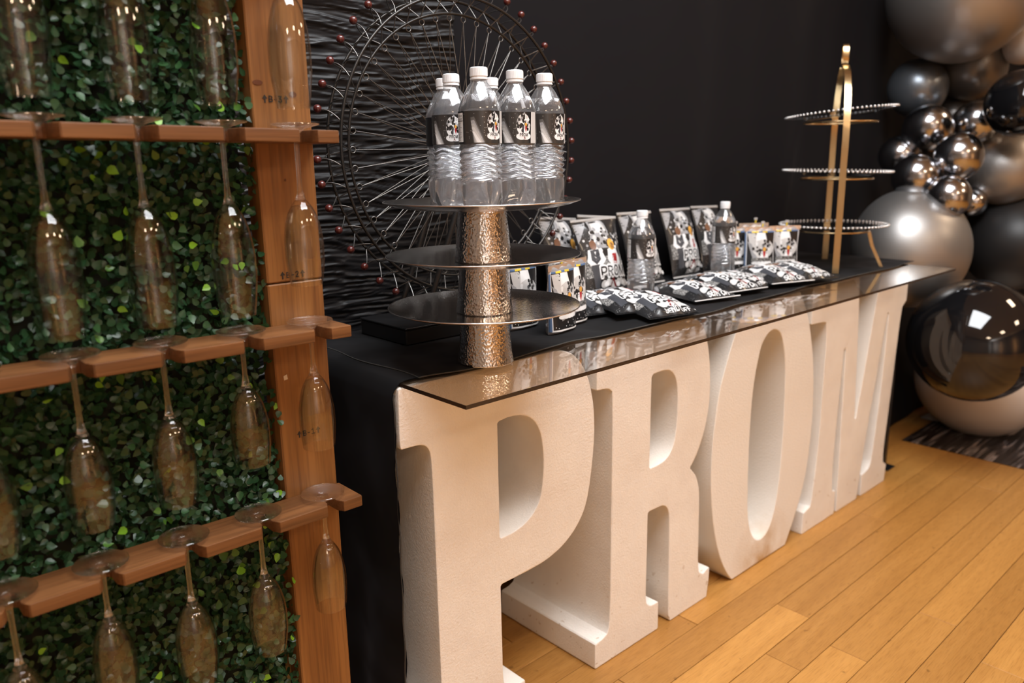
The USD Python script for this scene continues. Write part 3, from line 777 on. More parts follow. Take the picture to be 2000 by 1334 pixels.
for k in range(NB):
    a = ph + k * da
    bd = ball(wp(.334, a, 0), .0076, 2); part(wh, 'bead', bd, M['bead'], True)
    w1 = tube(bez(wp(.327, a, 0), wp(.316, a - .1 * da, -.012), wp(.2965, a + .38 * da, -.025)), .0011, 5)
    w2 = tube(bez(wp(.327, a, 0), wp(.316, a, .010), wp(.2965, a - .25 * da, .025)), .0012, 5)
    w3 = tube(bez(wp(.2965, a + .38 * da, -.025), wp(.310, a + .46 * da, 0), wp(.2965, a + .55 * da, .025)), .0010, 5)
    w4 = tube([wp(.2965, a + .38 * da, -.025), wp(.266, a + .62 * da, 0)], .0011, 5)
    w5 = tube([wp(.2965, a + .85 * da, .025), wp(.266, a + .62 * da, 0)], .0011, 5)
    part(wh, 'brace_wire', cat_([w1, w2, w3, w4, w5]), M['iron_thin'], True)
    aa = a + .62 * da
    c0 = np.array(wp(.2575, aa, 0)); tx = np.array([-math.sin(aa), 0, math.cos(aa)]); rx_ = np.array([math.cos(aa), 0, math.sin(aa)])
    lp = tube([c0 + .0058 * (math.cos(t) * rx_ + math.sin(t) * tx) for t in np.linspace(0, 2 * PI, 14, endpoint=False)], .0009, 5, True)
    s1 = tube([wp(.252, aa, 0), wp(.03, aa, -.028)], .0009, 5); s2 = tube([wp(.252, aa, 0), wp(.03, aa, .028)], .0009, 5)
    part(wh, 'spoke', cat_([lp, s1, s2]), M['iron_thin'], True)
for sy in (-1, 1):
    for sx in (-1, 1):
        part(wh, 'leg', tube([(0, sy * .046, 0), (sx * .137, sy * .048, BXT - WC[2] + .004)], .0058, 10), M['iron'], 40)
for sx in (-1, 1):
    part(wh, 'base_bar', bx(sx * .137 - .006, sx * .137 + .006, -.054, .054, BXT - WC[2] + .0003, BXT - WC[2] + .005, .001), M['iron'], False)

# ------------------------------------------------------------------ cake stands, stacked
SX, SY = .867, 1.025
z_base = TZ + .0003


def pedestal_prof(h): return [(0, 0), (.0480, 0), (.0493, .0015), (.0492, .003), (.0478, .012), (.0450, h * .45), (.0418, h - .008), (.0402, h - .0005), (0, h - .0005)]


def plate_prof(h, R=.165):
    return [(0, h), (.06, h), (.10, h + .0012), (.13, h + .0038), (.150, h + .0078), (R, h + .0128), (R + .0010, h + .0143), (R, h + .0150), (.150, h + .0100), (.13, h + .0060), (.10, h + .0034), (.06, h + .0022), (0, h + .0022)]


HS = [.0870, .0855, .0875]
zz = z_base; ptop = None; sprot = None
for k, lab in enumerate(['lowest hammered silver cake stand, its pedestal on the glass', 'middle hammered silver cake stand of the stack of three', 'top hammered silver cake stand, carrying the water bottles']):
    t = thing('cake_stand', lab, 'cake stand', T((SX, SY, zz), rz=k * 40), 'stacked cake stands')
    h = HS[k]
    part(t, 'pedestal', solid(lathe(pedestal_prof(h), 96)), M['hammered'], 40)
    part(t, 'plate', solid(lathe(plate_prof(h), 120)), M['plate_metal'], 40)
    part(t, 'plate_rim', tube([(.1655 * math.cos(a), .1655 * math.sin(a), h + .0140) for a in np.linspace(0, 2 * PI, 120, endpoint=False)], .0011, 6, True), M['rim_metal'], True)
    zz += h + .0025
    ptop = zz - .0002

# ------------------------------------------------------------------ print art shared by bags, pouches and labels
INK = {'black': pm('print_black', (.012, .012, .013), .3, coat_weight=.3), 'white': pm('print_white', (.78, .78, .78), .35), 'grey': pm('print_grey', (.30, .30, .31), .4),
       'pale': pm('print_pale', (.55, .54, .53), .35), 'red': pm('print_red', (.40, .018, .022), .35), 'brown': pm('print_brown', (.16, .07, .035), .4), 'gold': pm('print_gold', (.72, .36, .06), .4),
       'slate': pm('print_slate', (.05, .053, .062), .4), 'maroon': pm('print_maroon', (.16, .015, .015), .4), 'blue': pm('print_blue', (.09, .16, .30), .35), 'yellow': pm('print_yellow', (.75, .55, .05), .35)}
M['film'] = mat('printed_film', {'tc': ('texture_coordinate', {}), 'v': ('voronoi_texture', {'scale': 260.0}), 'r': ('rgb_ramp', {'ramp': [(.10, (.75, .75, .75)), (.16, (.016, .016, .017))]}),
                                 'n': ('noise_texture', {'scale': 40.0, 'detail': 2.0}), 'rn': ('rgb_ramp', {'ramp': [(.52, (0, 0, 0)), (.6, (1, 1, 1))]}), 'mx': ('mix_color', {'a': (.016, .016, .017)}),
                                 'p': ('principled_bsdf', {'roughness': .3, 'coat_weight': .3})},
                [('tc.object', 'v.vector'), ('v.distance', 'r.fac'), ('tc.object', 'n.vector'), ('n.fac', 'rn.fac'), ('rn.color', 'mx.fac'), ('r.color', 'mx.b'), ('mx.result', 'p.base_color')])
M['glitter'] = mat('print_glitter', {'tc': ('texture_coordinate', {}), 'n': ('noise_texture', {'scale': 420.0, 'detail': 2.0}), 'r': ('rgb_ramp', {'ramp': [(.38, (.02, .02, .02)), (.52, (.16, .155, .15)), (.66, (.60, .59, .57))]}), 'p': ('principled_bsdf', {'roughness': .4})},
                   [('tc.object', 'n.vector'), ('n.fac', 'r.fac'), ('r.color', 'p.base_color')])
INK['glitter'] = M['glitter']
INK['dark'] = pm('print_dark', (.035, .032, .03), .3, coat_weight=.3); INK['shade'] = pm('print_shade', (.11, .105, .10), .3); INK['ash'] = pm('print_ash', (.42, .41, .40), .3)


def cluster(r, n, cu, cv, ru, rv, s):
    out = {'black': [], 'white': [], 'grey': [], 'pale': []}
    for k in range(n):
        a = r.uniform(0, 2 * PI); d = math.sqrt(r.uniform(0, 1)); q_ = s * r.uniform(.6, 1.25)
        out[('black', 'white', 'black', 'grey', 'black', 'pale')[k % 6]].append(circ(cu + ru * d * math.cos(a), cv + rv * d * math.sin(a), q_, q_ * .72, 10))
    return out


def bag_art():
    """list of (ink, flat mesh) from back to front in bag (u, v)."""
    r = random.Random(4); A = []
    A.append(('grey', FP((.02, .70), (.30, .97), (.02, .97))))
    A.append(('grey', FP((.33, .965), (.66, .965), (.80, .60), (.20, .60))))
    A.append(('pale', FP((.40, .965), (.60, .965), (.66, .80), (.34, .80))))
    A.append(('glitter', flat_mesh(unary_union([circ(.1 + .1 * i, .44 + .015 * math.sin(i * 2.1), .075, .05) for i in range(9)] + [sbox(.03, .26, .97, .44)]))))
    cl = cluster(r, 80, .52, .71, .42, .15, .034)
    for k in ('white', 'grey', 'black', 'pale'): A.append((k, flat_mesh(unary_union(cl[k]))))
    # man in waistcoat
    A.append(('white', FP((.13, .60), (.39, .60), (.46, .46), (.36, .40), (.16, .38), (.08, .46))))
    A.append(('slate', FP((.165, .595), (.335, .595), (.35, .47), (.25, .41), (.16, .47))))
    A.append(('white', FP((.215, .60), (.285, .60), (.25, .53))))
    A.append(('slate', FP((.14, .41), (.31, .41), (.285, .13), (.16, .13))))
    A.append(('brown', flat_mesh(circ(.25, .655, .065, .062))))
    # woman in red
    A.append(('white', FP((.54, .58), (.80, .58), (.86, .40), (.74, .34), (.58, .34), (.50, .46))))
    A.append(('red', FP((.60, .52), (.76, .52), (.755, .43), (.68, .32), (.62, .43))))
    A.append(('gold', flat_mesh(circ(.67, .635, .085, .075))))
    A.append(('brown', flat_mesh(circ(.685, .62, .045, .042))))
    # splash, heels, lettering
    A.append(('pale', flat_mesh(unary_union([circ(.36 + .09 * i, .165 + .015 * math.sin(i * 1.7), .06, .045) for i in range(7)]))))
    A.append(('white', flat_mesh(unary_union([circ(.40 + .15 * i, .145 + .015 * math.cos(i * 2.3), .045, .03) for i in range(5)]))))
    A.append(('maroon', FP((.50, .115), (.575, .235), (.60, .235), (.67, .115), (.635, .115), (.587, .20), (.535, .115))))
    A.append(('white', text_uv('PROM', .30, .245, .66, .135, True, .022)))
    A.append(('black', text_uv('PROM', .30, .245, .66, .135)))
    A.append(('white', text_uv('SEND OFF', .36, .050, .50, .055)))
    A.append(('white', FP((0.0, .968), (1.0, .968), (1.0, 1.0), (0, 1.0))))
    A.append(('white', FP((0.0, .0), (1.0, .0), (1.0, .022), (0, .022))))
    return A


def bag(name, label, m, group, W=.148, H=.205, TH=.026, seed=1, src=None, rear_k=.8, crimp=True):
    if src: return dup(src, label, m, group=group)
    t = thing(name, label, 'snack bag', m, group)

    def th(u, v):
        e = np.clip((v - .045) / .91, 0, 1)
        base = np.clip(np.sin(PI * np.clip(u, 0, 1)), 0, 1) ** .6 * np.clip(np.sin(PI * e), 0, 1) ** .55
        wr = (meshkit.fbm(np.stack([u * 5, v * 6, 0 * u + seed], -1), 3, seed) - .5)
        cr = .0009 * np.sin(v * 900) * ((v < .04) | (v > .96))
        fold = .004 * np.sin(u * 21 + seed) * np.exp(-((e - .08) / .10) ** 2) + .004 * np.sin(u * 17 + 2 * seed) * np.exp(-((e - .92) / .1) ** 2)
        return TH * base * (1 + .34 * wr) + fold * np.clip(np.sin(PI * u), 0, 1) * (e > 0.01) * (e < .99) + cr

    def front(u, v, off=0.0):
        u = np.asarray(u, float); v = np.asarray(v, float)
        k = 1 - .10 * np.clip(np.sin(PI * np.clip((v - .045) / .91, 0, 1)), 0, 1) ** .5
        return (u - .5) * W * k, -th(u, v) - off - .0004, v * H

    def rear(u, v):
        x, y, z = front(u, v); return x, -y * rear_k + .0002, z
    g_ = grid(46, 60, lambda u, v: front(u, v)); b2 = grid(46, 60, rear); b2.invert()
    part(t, 'pouch_film', cat_([g_, b2]), M['film'], True)
    pf = part(t, 'printed_front', decal(FP((.02, .03), (.98, .03), (.98, .965), (.02, .965)), front, .0002, .05), M['film'], True)
    for i, (ink, mm) in enumerate(BAG_ART if crimp else BAG_ART[:-1]):
        part(pf, {'white': 'white_print', 'black': 'black_print', 'glitter': 'glitter_print'}.get(ink, ink + '_print'), decal(mm, front, .00035 + .00007 * i, .05), INK[ink], True)
    return t


BAG_ART = bag_art()
# standing bags: base centre on the runner, lean back (about x), roll (about y), turn (about z)


def stand_m(x, y, z, lean, roll, turn): return T((x, y, z), rz=turn) @ T(rx=-lean) @ T(ry=roll)


b0 = bag('chip_bag', 'upright snack bag half hidden behind the right edge of the ferris wheel', stand_m(1.436, 1.368, TZ + .002, 15, 5, 4), 'printed snack bags standing on the table')
GB = 'printed snack bags standing on the table'
bag('', 'tall upright snack bag with its whole top edge in view, behind the slanted one', stand_m(1.560, 1.340, TZ + .002, 17, 5, 0), GB, src=b0)
b1 = bag('chip_bag', 'tilted front snack bag reading PROM SEND OFF, right of the cake stands', stand_m(1.498, 1.284, TZ + .002, 18, -1, -6), GB, seed=5)
bag('', 'upright snack bag partly behind the single bottle nearest the cake stands', stand_m(1.735, 1.345, TZ + .002, 17, 1, 0), GB, src=b1)
bag('', 'upright snack bag in the gap between the two bottles on the table', stand_m(1.925, 1.345, TZ + .002, 17, 1, 0), GB, src=b0)
bag('', 'upright snack bag touching the far bottle, right end of the standing bags', stand_m(2.068, 1.342, TZ + .002, 17, 2, 2), GB, src=b1)
GLB = 'printed snack bags lying on the table'


def lie_m(x, y, z, turn, tip=0, roll=0): return T((x, y, z), rz=turn) @ T(rx=-90 + tip) @ T(ry=roll)


LB = bag('chip_bag', 'snack bag lying at the left end of the front row, mostly covered', lie_m(1.335, 1.125, TZ + .0075, -12, 0), GLB, seed=8, TH=.032, rear_k=.16, crimp=False)
bag('', 'lying snack bag in the middle of the left overlapping three', lie_m(1.362, 1.060, TZ + .014, -11, 2, 5), GLB, src=LB)
bag('', 'lying snack bag reading PROM at the table front, lowest of the left three', lie_m(1.392, .999, TZ + .008, -9, 3, 4), GLB, src=LB)
L2 = bag('chip_bag', 'lying snack bag reading SEND OFF with its white bottom edge to the front', lie_m(1.632, 1.050, TZ + .0075, -12, 0), GLB, seed=11, TH=.033, rear_k=.16)
bag('', 'lying snack bag right of the one reading SEND OFF, overlapping it', lie_m(1.764, 1.050, TZ + .012, -6, 1, 4), GLB, src=L2)
bag('', 'lying snack bag below the far bottle, leftmost of the far three', lie_m(1.872, 1.062, TZ + .0075, 4, 0), GLB, src=LB)
bag('', 'lying snack bag in the middle of the far three, below the drink pouches', lie_m(1.958, 1.030, TZ + .012, -14, 2, 4), GLB, src=L2)
bag('', 'lying snack bag at the right end of the far three, nearest the gold stand', lie_m(2.060, 1.008, TZ + .012, -12, 2, 4), GLB, src=LB)

# ------------------------------------------------------------------ water bottles
BR, BH = .0342, .219


def brad(z):
    pts = np.array([(0, .0265), (.003, .0300), (.010, .0335), (.016, .0342), (.040, .0342), (.046, .0330), (.100, .0328), (.103, .0340), (.106, .0342), (.150, .0342), (.156, .0338), (.165, .0312), (.176, .0262), (.187, .0200), (.194, .0155), (.197, .0130), (.2035, .0125)])
    from scipy.interpolate import PchipInterpolator
    return PchipInterpolator(pts[:, 0], pts[:, 1])(z)


def brf(inset):
    def f(R, Z, A):
        rib = np.clip((Z - .044) / .004, 0, 1) * np.clip((.102 - Z) / .004, 0, 1)
        wv = np.sin(2 * PI * (Z / .0098 + .38 * np.sin(2 * A + 18 * Z) + .16 * np.sin(5 * A + 60 * Z)))
        pet = np.clip((.030 - Z) / .022, 0, 1) * (np.cos(5 * A) * .5 - .5) * .0042
        return R + rib * wv * .0017 + pet - inset
    return f


zs = np.r_[np.linspace(0, .044, 16), np.linspace(.0455, .102, 58), np.linspace(.1035, .2035, 44)]
LABZ = (.1035, .1525)


def lab_fn(u, v, off=0.0):
    u = np.asarray(u, float); th = (u - .5) * 2 * PI - PI / 2; R = BR + .0004 + off
    return R * np.cos(th), R * np.sin(th), LABZ[0] + np.asarray(v, float) * (LABZ[1] - LABZ[0])


def bottle(label, m, group, seed):
    t = thing('water_bottle', label, 'water bottle', m, group)
    shell = lathe([(0, .004), (.012, .0035)] + [(float(brad(z)), z) for z in zs], 72, brf(0)); part(t, 'bottle_body', shell, M['pet'], True)
    wz = [z for z in zs if z < .1775]
    water = lathe([(0, .0046), (.012, .0042)] + [(float(brad(z)), z) for z in wz] + [(float(brad(.178)) - .0003, .178), (0, .178)], 72, lambda R, Z, A: np.where(R > .0125, brf(.0007)(R, Z, A), R)); part(t, 'water', solid(water), M['water'], 50)
    cp = solid(lathe([(0, .2195), (.0120, .2195), (.0136, .2185), (.0141, .2165), (.0141, .2060), (.0132, .2056), (.0132, .2035), (.0139, .2032), (.0139, .2010), (.0128, .2010), (.0128, .2050), (0, .2050)][::-1], 60,
                     lambda R, Z, A: R + np.where((Z > .2055) & (Z < .2175) & (R > .0138), .00022 * np.sign(np.sin(36 * A)), 0)))
    part(t, 'cap', cp, M['cap'], 30)
    lb = part(t, 'label', grid(73, 4, lambda u, v: lab_fn(u, v)), INK['black'], True)
    # emboss on the shoulder
    em_ = text_uv('niagara', 0, 0, 1, 1, False)

    def sh_fn(u, v, off):
        z = .1655 + np.asarray(v) * .0085; th = -PI / 2 + (np.asarray(u) - .5) * 1.75 + .5; R = brad(z) + .00035 + off; return R * np.cos(th), R * np.sin(th), z
    part(t, 'embossed_script', decal(em_, sh_fn, 0.0, .06), M['pet'], True)
    r = random.Random(3); A = []
    # nutrition box on the left, beam, picture badge on the right
    A.append(('white', FP((.285, .05), (.365, .05), (.365, .95), (.285, .95))))
    A.append(('dark', FP((.375, .0), (.375, 1.0), (.56, 1.0), (.66, .0))))
    for ink_, k_ in (('shade', 1.0), ('grey', .84), ('ash', .68), ('pale', .52), ('white', .30)):
        A.append((ink_, FP((.452 - .018 * k_, .18 + .62 * k_), (.462, .16 + .66 * k_), (.500 + .040 * k_, .02), (.496 - .042 * k_, .02))))
    A.append(('pale', FP((.672, .0), (.74, .0), (.74, 1.0), (.680, 1.0))))
    A.append(('white', flat_mesh(unary_union([circ(.612, .58, .056, .37), circ(.595, .22, .042, .11), circ(.63, .22, .042, .11)]))))
    cl = cluster(r, 46, .612, .66, .054, .27, .0085)
    for k in cl: cl[k] = [Polygon([(x_, .66 + (y_ - .66) * 1.0) for x_, y_ in p_.exterior.coords]) for p_ in cl[k]]
    big_ = {k: unary_union([circ(p_.centroid.x, p_.centroid.y, .0085, .058, 10) for p_ in v]) for k, v in cl.items()}
    for k in ('grey', 'black', 'pale'): A.append((k, flat_mesh(big_[k])))
    A.append(('red', FP((.622, .54), (.636, .54), (.633, .42), (.629, .34), (.625, .42))))
    A.append(('gold', flat_mesh(circ(.629, .60, .0085, .055))))
    A.append(('slate', FP((.598, .56), (.613, .56), (.611, .36), (.606, .30), (.600, .36))))
    A.append(('black', text_uv('PROM', .580, .215, .064, .11)))
    A.append(('maroon', FP((.610, .14), (.618, .22), (.626, .14), (.621, .14), (.618, .18), (.615, .14))))
    A.append(('black', text_uv('PROM SEND-OFF', .290, .83, .070, .055)))
    A.append(('black', text_uv('NUTRITION FACTS', .290, .735, .070, .045)))
    A.append(('black', FP((.285, .69), (.365, .69), (.365, .715), (.285, .715))))
    A.append(('grey', flat_mesh(unary_union([sbox(.291, .10 + .048 * i, .291 + .07 * r.uniform(.5, 1), .118 + .048 * i) for i in range(12)]))))
    A.append(('white', flat_mesh(unary_union([circ(r.uniform(.38, .57), r.uniform(.1, .95), .0014, .010, 6) for _ in range(26)]))))
    for i, (ink, mm) in enumerate(A): part(lb, ink + '_print', decal(mm, lab_fn, .00012 + .00003 * i, .03), INK[ink], True)
    return t


GS = 'water bottles on the cake stand'
PT = ptop + .0002
w0 = bottle('front water bottle on the cake stand, nearest the camera with its nutrition label in view', T((.836, .989, PT), rz=-41), GS, 1)
for (x, y), rz, lab in [((.912, .988), -60, 'second front water bottle on the cake stand, in the middle right'),
                        ((.861, 1.091), -76, 'leftmost water bottle on the cake stand, partly behind the front one'),
                        ((.989, .997), -36, 'rightmost water bottle on the cake stand'),
                        ((.8965, 1.157), 40, 'hidden water bottle at the back left, only its cap edge showing'),
                        ((.958, 1.102), 100, 'hidden water bottle at the back, its cap showing between two front caps')]:
    dup(w0, lab, T((x, y, PT), rz=rz), group=GS)
dup(w0, 'water bottle standing on the table beside the standing snack bags, nearest the cake stands', T((1.546, 1.221, TZ), rz=-52), group='water bottles on the table')
dup(w0, 'water bottle standing on the table beside the drink pouches', T((1.978, 1.265, TZ), rz=-54), group='water bottles on the table')

# ------------------------------------------------------------------ drink pouches
M['pouch'] = pm('pouch_film', (.50, .50, .53), .22, .55)
M['pouch_top'] = pm('pouch_top_foil', (.78, .60, .46), .28, .6)


def pouch_art():
    r = random.Random(9); A = []
    A.append(('black', FP((.06, .06), (.94, .06), (.94, .90), (.06, .90))))
    A.append(('pale', FP((.07, .89), (.30, .89), (.70, .55), (.42, .30), (.20, .45))))
    A.append(('white', FP((.36, .90), (.64, .90), (.72, .66), (.32, .66))))
    A.append(('grey', FP((.07, .72), (.20, .66), (.45, .22), (.30, .18))))
    A.append(('pale', flat_mesh(circ(.58, .56, .36, .20))))
    cl = cluster(r, 46, .58, .56, .34, .17, .048)
    for k in ('white', 'grey', 'black'): A.append((k, flat_mesh(unary_union(cl[k]))))
    A.append(('white', FP((.50, .50), (.72, .50), (.76, .36), (.46, .36))))
    A.append(('red', FP((.56, .50), (.66, .50), (.65, .42), (.61, .35), (.57, .42))))
    A.append(('gold', flat_mesh(circ(.61, .545, .055, .045))))
    A.append(('glitter', FP((.2, .28), (.9, .28), (.9, .36), (.2, .36))))
    A.append(('white', flat_mesh(unary_union([circ(.30 + .12 * i, .245, .10, .035) for i in range(5)]))))
    A.append(('black', text_uv('PROM', .40, .29, .40, .06)))
    A.append(('blue', FP((.06, .90), (.94, .90), (.94, .93), (.06, .93))))
    A.append(('yellow', flat_mesh(unary_union([sbox(.2, .90, .42, .93), sbox(.55, .90, .7, .93)]))))
    A.append(('white', flat_mesh(unary_union([circ(r.uniform(.1, .9), r.uniform(.08, .2), .012, .008, 6) for _ in range(12)]))))
    A.append(('blue', FP((.0, .04), (.035, .04), (.035, .9), (.0, .9))))
    return A


def pouch(label, m, group, src=None, straw=True):
    if src: return dup(src, label, m, group=group)
    t = thing('drink_pouch', label, 'drink pouch', m, group)
    W, H = .094, .136

    def th(u, v):
        s = np.clip(np.sin(PI * np.clip(u, 0, 1)), 0, 1)
        return .0200 * s ** .45 * np.clip(1 - v, 0, 1) ** .55 * np.clip((v + .02) / .05, .6, 1) + .0012 * np.sin(9 * u + 14 * v) * s

    def front(u, v, off=0.0):
        u = np.asarray(u, float); v = np.asarray(v, float)
        k = 1 - .07 * np.sin(PI * np.clip(v, 0, 1)) ** 2 * (u > .5)
        return (u - .5) * W * k, -th(u, v) - off - .0003, v * H

    def rear(u, v):
        x, y, z = front(u, v); return x, -y, z
    g_ = grid(26, 34, lambda u, v: front(u, v)); b2 = grid(26, 34, rear); b2.invert()
    bt = grid(26, 3, lambda u, v: ((u - .5) * W, (v * 2 - 1) * (th(u, 0 * u) + .0003), 0 * u))
    part(t, 'pouch_film', cat_([g_, b2, bt]), M['pouch'], True)
    pf = part(t, 'printed_front', decal(FP((.035, .035), (.965, .035), (.965, .93), (.035, .93)), front, .0002, .08), INK['white'], True)
    for i, (ink, mm) in enumerate(PO_ART): part(pf, ink + '_print', decal(mm, front, .0004 + .00006 * i, .08), INK[ink], True)
    part(t, 'top_seal', grid(26, 3, lambda u, v: ((u - .5) * W * 1.03, -.0022 - .0012 * np.sin(22 * u), (.935 + .085 * v) * H)), M['pouch_top'], True)
    s_ = thing_straw(t, H)
    return t


def thing_straw(t, H):
    p_ = part(t, 'straw', tube([(.006, .004, .06), (.008, .004, H + .012)], .0024, 10), INK['yellow'], 40)
    part(p_, 'straw_wrapper', bx(.0025, .0135, .0025, .0055, H + .011, H + .019, .001), M['glassbead'], False)
    return p_


PO_ART = pouch_art()
GP = 'printed drink pouches'
p0 = pouch('drink pouch at the right end of the far row of pouches', T((2.212, 1.206, TZ), rz=-38), GP)
for (x, y), rz, lab in [((2.128, 1.237), -38, 'middle one of the far drink pouches, second from right'),
                        ((2.082, 1.300), -38, 'left drink pouch of the far row, beside the bottle'),
                        ((2.245, 1.330), -36, 'rear drink pouch behind the far row, only its top showing')]:
    pouch(lab, T((x, y, TZ), rz=rz), GP, src=p0)
for (x, y), rz, lab in [((1.212, 1.140), 8, 'right drink pouch of the group beside the cake stands'),
                        ((1.139, 1.104), 10, 'front drink pouch of the group beside the cake stands'),
                        ((1.108, 1.188), 6, 'left drink pouch of the group behind the cake stand plates')]:
    pouch(lab, T((x, y, TZ), rz=rz), 'drink pouches beside the cake stands', src=p0)

# ------------------------------------------------------------------ gold tiered stand with glass chargers
GXC = np.array([2.42, 1.157]); gd = np.array([math.cos(math.radians(31)), math.sin(math.radians(31))]); gn = np.array([gd[1], -gd[0]])
gm = np.eye(4); gm[:2, 0] = gd; gm[:2, 1] = [-gd[1], gd[0]]; gm[:2, 3] = GXC; gm[2, 3] = TZ
gt = thing('tiered_stand_frame', 'gold metal three-tier plate stand frame at the right end of the table', 'tiered stand', gm)
RS = .178; zt = 1.375 - TZ


def strip(path, w=.0090, th_=.0018):
    P = np.array(path, float); V = []
    d = np.gradient(P, axis=0); d /= np.linalg.norm(d, axis=1, keepdims=True)
    for p_, t_ in zip(P, d):
        nn = np.array([t_[2], 0, -t_[0]])
        for sx, sn in ((-1, -1), (1, -1), (1, 1), (-1, 1)): V.append(p_ + np.array([0, sx * w, 0]) + nn * sn * th_)
    f = []
    for i in range(len(P) - 1):
        for j in range(4):
            a0, a1, b0, b1 = i * 4 + j, i * 4 + (j + 1) % 4, (i + 1) * 4 + j, (i + 1) * 4 + (j + 1) % 4
            f += [(a0, a1, b1), (a0, b1, b0)]
    e_ = (len(P) - 1) * 4; f += [(0, 2, 1), (0, 3, 2), (e_, e_ + 1, e_ + 2), (e_, e_ + 2, e_ + 3)]
    m = TM(V, f); m.fix_normals(); return m


def leg_path(s):
    z = np.r_[np.linspace(.0004, .36, 10), np.linspace(.37, zt, 26)]
    r = np.where(z < .36, RS, RS * np.sqrt(np.clip(1 - ((z - .36) / (zt - .36 + .004)) ** 2.6, 0, 1)) + .002)
    return [(s * a, 0, b) for a, b in zip(r, z)]


part(gt, 'arch_strip', strip(leg_path(-1)), M['gold'], 30); part(gt, 'arch_strip', strip(leg_path(1)), M['gold'], 30)
hr = [(.019 * math.cos(a), 0, zt + .033 + .030 * math.sin(a)) for a in np.linspace(-PI / 2 + .1, 1.5 * PI - .1, 40)]
part(gt, 'handle', strip(hr, .0080, .0016), M['gold'], 30)
PZ = [.903 - .012, 1.063 - .012, 1.231 - .012]
for z in PZ:
    h = z - TZ - .006
    part(gt, 'support_ring', cat_([tube([(.106 * math.cos(a), .106 * math.sin(a), h) for a in np.linspace(0, 2 * PI, 60, endpoint=False)], .0028, 8, True), tube([(-RS + .002, 0, h), (-.10, 0, h)], .0026, 8), tube([(RS - .002, 0, h), (.10, 0, h)], .0026, 8)]), M['gold'], True)
h = PZ[0] - TZ - .006
for s in (-1, 1):
    part(gt, 'side_leg', strip([(0.0, s * .106, h), (0, s * .118, h * .6), (0, s * .150, .0006)], .005, .0016), M['gold'], 30)
    stage.GetPrimAtPath('%s/side_leg%s' % (gt, '' if s < 0 else '_001'))


def charger_prof(): return [(0, .0010), (.085, .0010), (.098, .0020), (.104, .0050), (.118, .0085), (.145, .0105), (.160, .0120), (.1615, .0130), (.160, .0142), (.145, .0130), (.118, .0112), (.101, .0082), (.092, .0045), (0, .0038)]


cp0 = None
for k, (z, lab, rx, ry) in enumerate([(PZ[0], 'beaded clear glass charger plate on the lowest tier of the gold stand', 0, 0), (PZ[1], 'beaded clear glass charger plate on the middle tier of the gold stand', 1.4, 0), (PZ[2], 'tilted beaded clear glass charger plate on the top tier of the gold stand', -5.2, 0)]):
    m = T((GXC[0], GXC[1], z - .0020 + (.010 if k == 2 else .004 if k == 1 else 0))) @ trimesh.transformations.rotation_matrix(math.radians(rx), (.9, .43, 0))
    if cp0 is None:
        cp0 = thing('charger_plate', lab, 'charger plate', m, 'glass charger plates on the gold stand')
        part(cp0, 'plate', solid(lathe(charger_prof(), 96)), M['plateglass'], 40)
        ib = trimesh.creation.icosphere(1, .0036)
        for a in np.linspace(0, 2 * PI, 78, endpoint=False):
            q_ = ib.copy(); q_.apply_translation((.1588 * math.cos(a), .1588 * math.sin(a), .0158)); part(cp0, 'rim_bead', q_, M['glassbead'], True)
    else: dup(cp0, lab, m)


# ------------------------------------------------------------------ balloons
def balloon(label, px, D, rpx, material, sq=(1, 1, 1), knot=None):
    d = fw + rt * ((px[0] - 1000) / F_PX) + up * ((667 - px[1]) / F_PX)
    c_ = np.array([0, 0, CAM_H]) + d * D; r = rpx * D / F_PX
    th = np.linspace(0, PI, 40)
    prof = [(math.sin(t) * (1 + .05 * math.cos(t)) , -math.cos(t) * 1.04) for t in th]
    m = lathe(prof, 56); m.vertices *= r * np.array(sq)
    if m.volume < 0: m.invert()
    kn = solid(lathe([(0, -1.02), (.035, -1.04), (.022, -1.07), (.055, -1.12), (.04, -1.13), (0, -1.10)], 16)); kn.vertices *= r
    R = T()
    if knot is not None:
        a = np.array([0, 0, -1.0]); b = np.array(knot, float); b /= np.linalg.norm(b)
        R = trimesh.geometry.align_vectors(a, b)
    R = R.copy(); R[:3, 3] = c_
    t = thing('balloon', label, 'balloon', R, 'balloon garland')
    part(t, 'balloon_skin', m, material, True); part(t, 'knot', kn, material, True)
    return t, c_, r


IN = (.75, .6, 0)
balloon('huge satin silver balloon cut off by the top edge of the picture', (1883, -22), 2.86, 137, M['silver'], (1, 1, 1), IN)
balloon('white balloon at the right edge under the huge silver one', (1999, 88), 2.95, 36, M['white_balloon'], (1, 1, 1.1), IN)
balloon('slate grey balloon left of the charcoal one', (1793, 172), 3.1, 55, M['slate'], (1.02, 1, .92), IN)
balloon('charcoal balloon directly under the huge silver balloon', (1898, 132), 3.1, 63, M['charcoal'], (1, 1, 1), IN)
balloon('shiny black balloon at the right edge above the silver ones', (1996, 202), 2.78, 64, M['black_gloss'], (1, 1, 1.08), IN)
balloon('chrome silver balloon at the upper left of the small cluster', (1812, 252), 2.98, 47, M['chrome'], (1, 1, 1), (.8, .3, -.5))
balloon('chrome silver balloon at the upper right of the small cluster', (1904, 240), 3.0, 42, M['chrome'], (1, 1, 1), (.4, .6, -.6))
balloon('chrome silver balloon at the far left of the small cluster', (1757, 304), 3.05, 39, M['chrome'], (1, 1, .94), (.9, .3, 0))
balloon('egg-shaped chrome silver balloon at the lower left of the small cluster', (1788, 347), 2.88, 44, M['chrome'], (1.03, 1, .92), (.8, .1, .45))
balloon('chrome silver balloon in the middle of the small cluster, nearest the camera', (1873, 306), 2.84, 46, M['chrome'], (1.02, 1, .9), (.5, .8, .1))
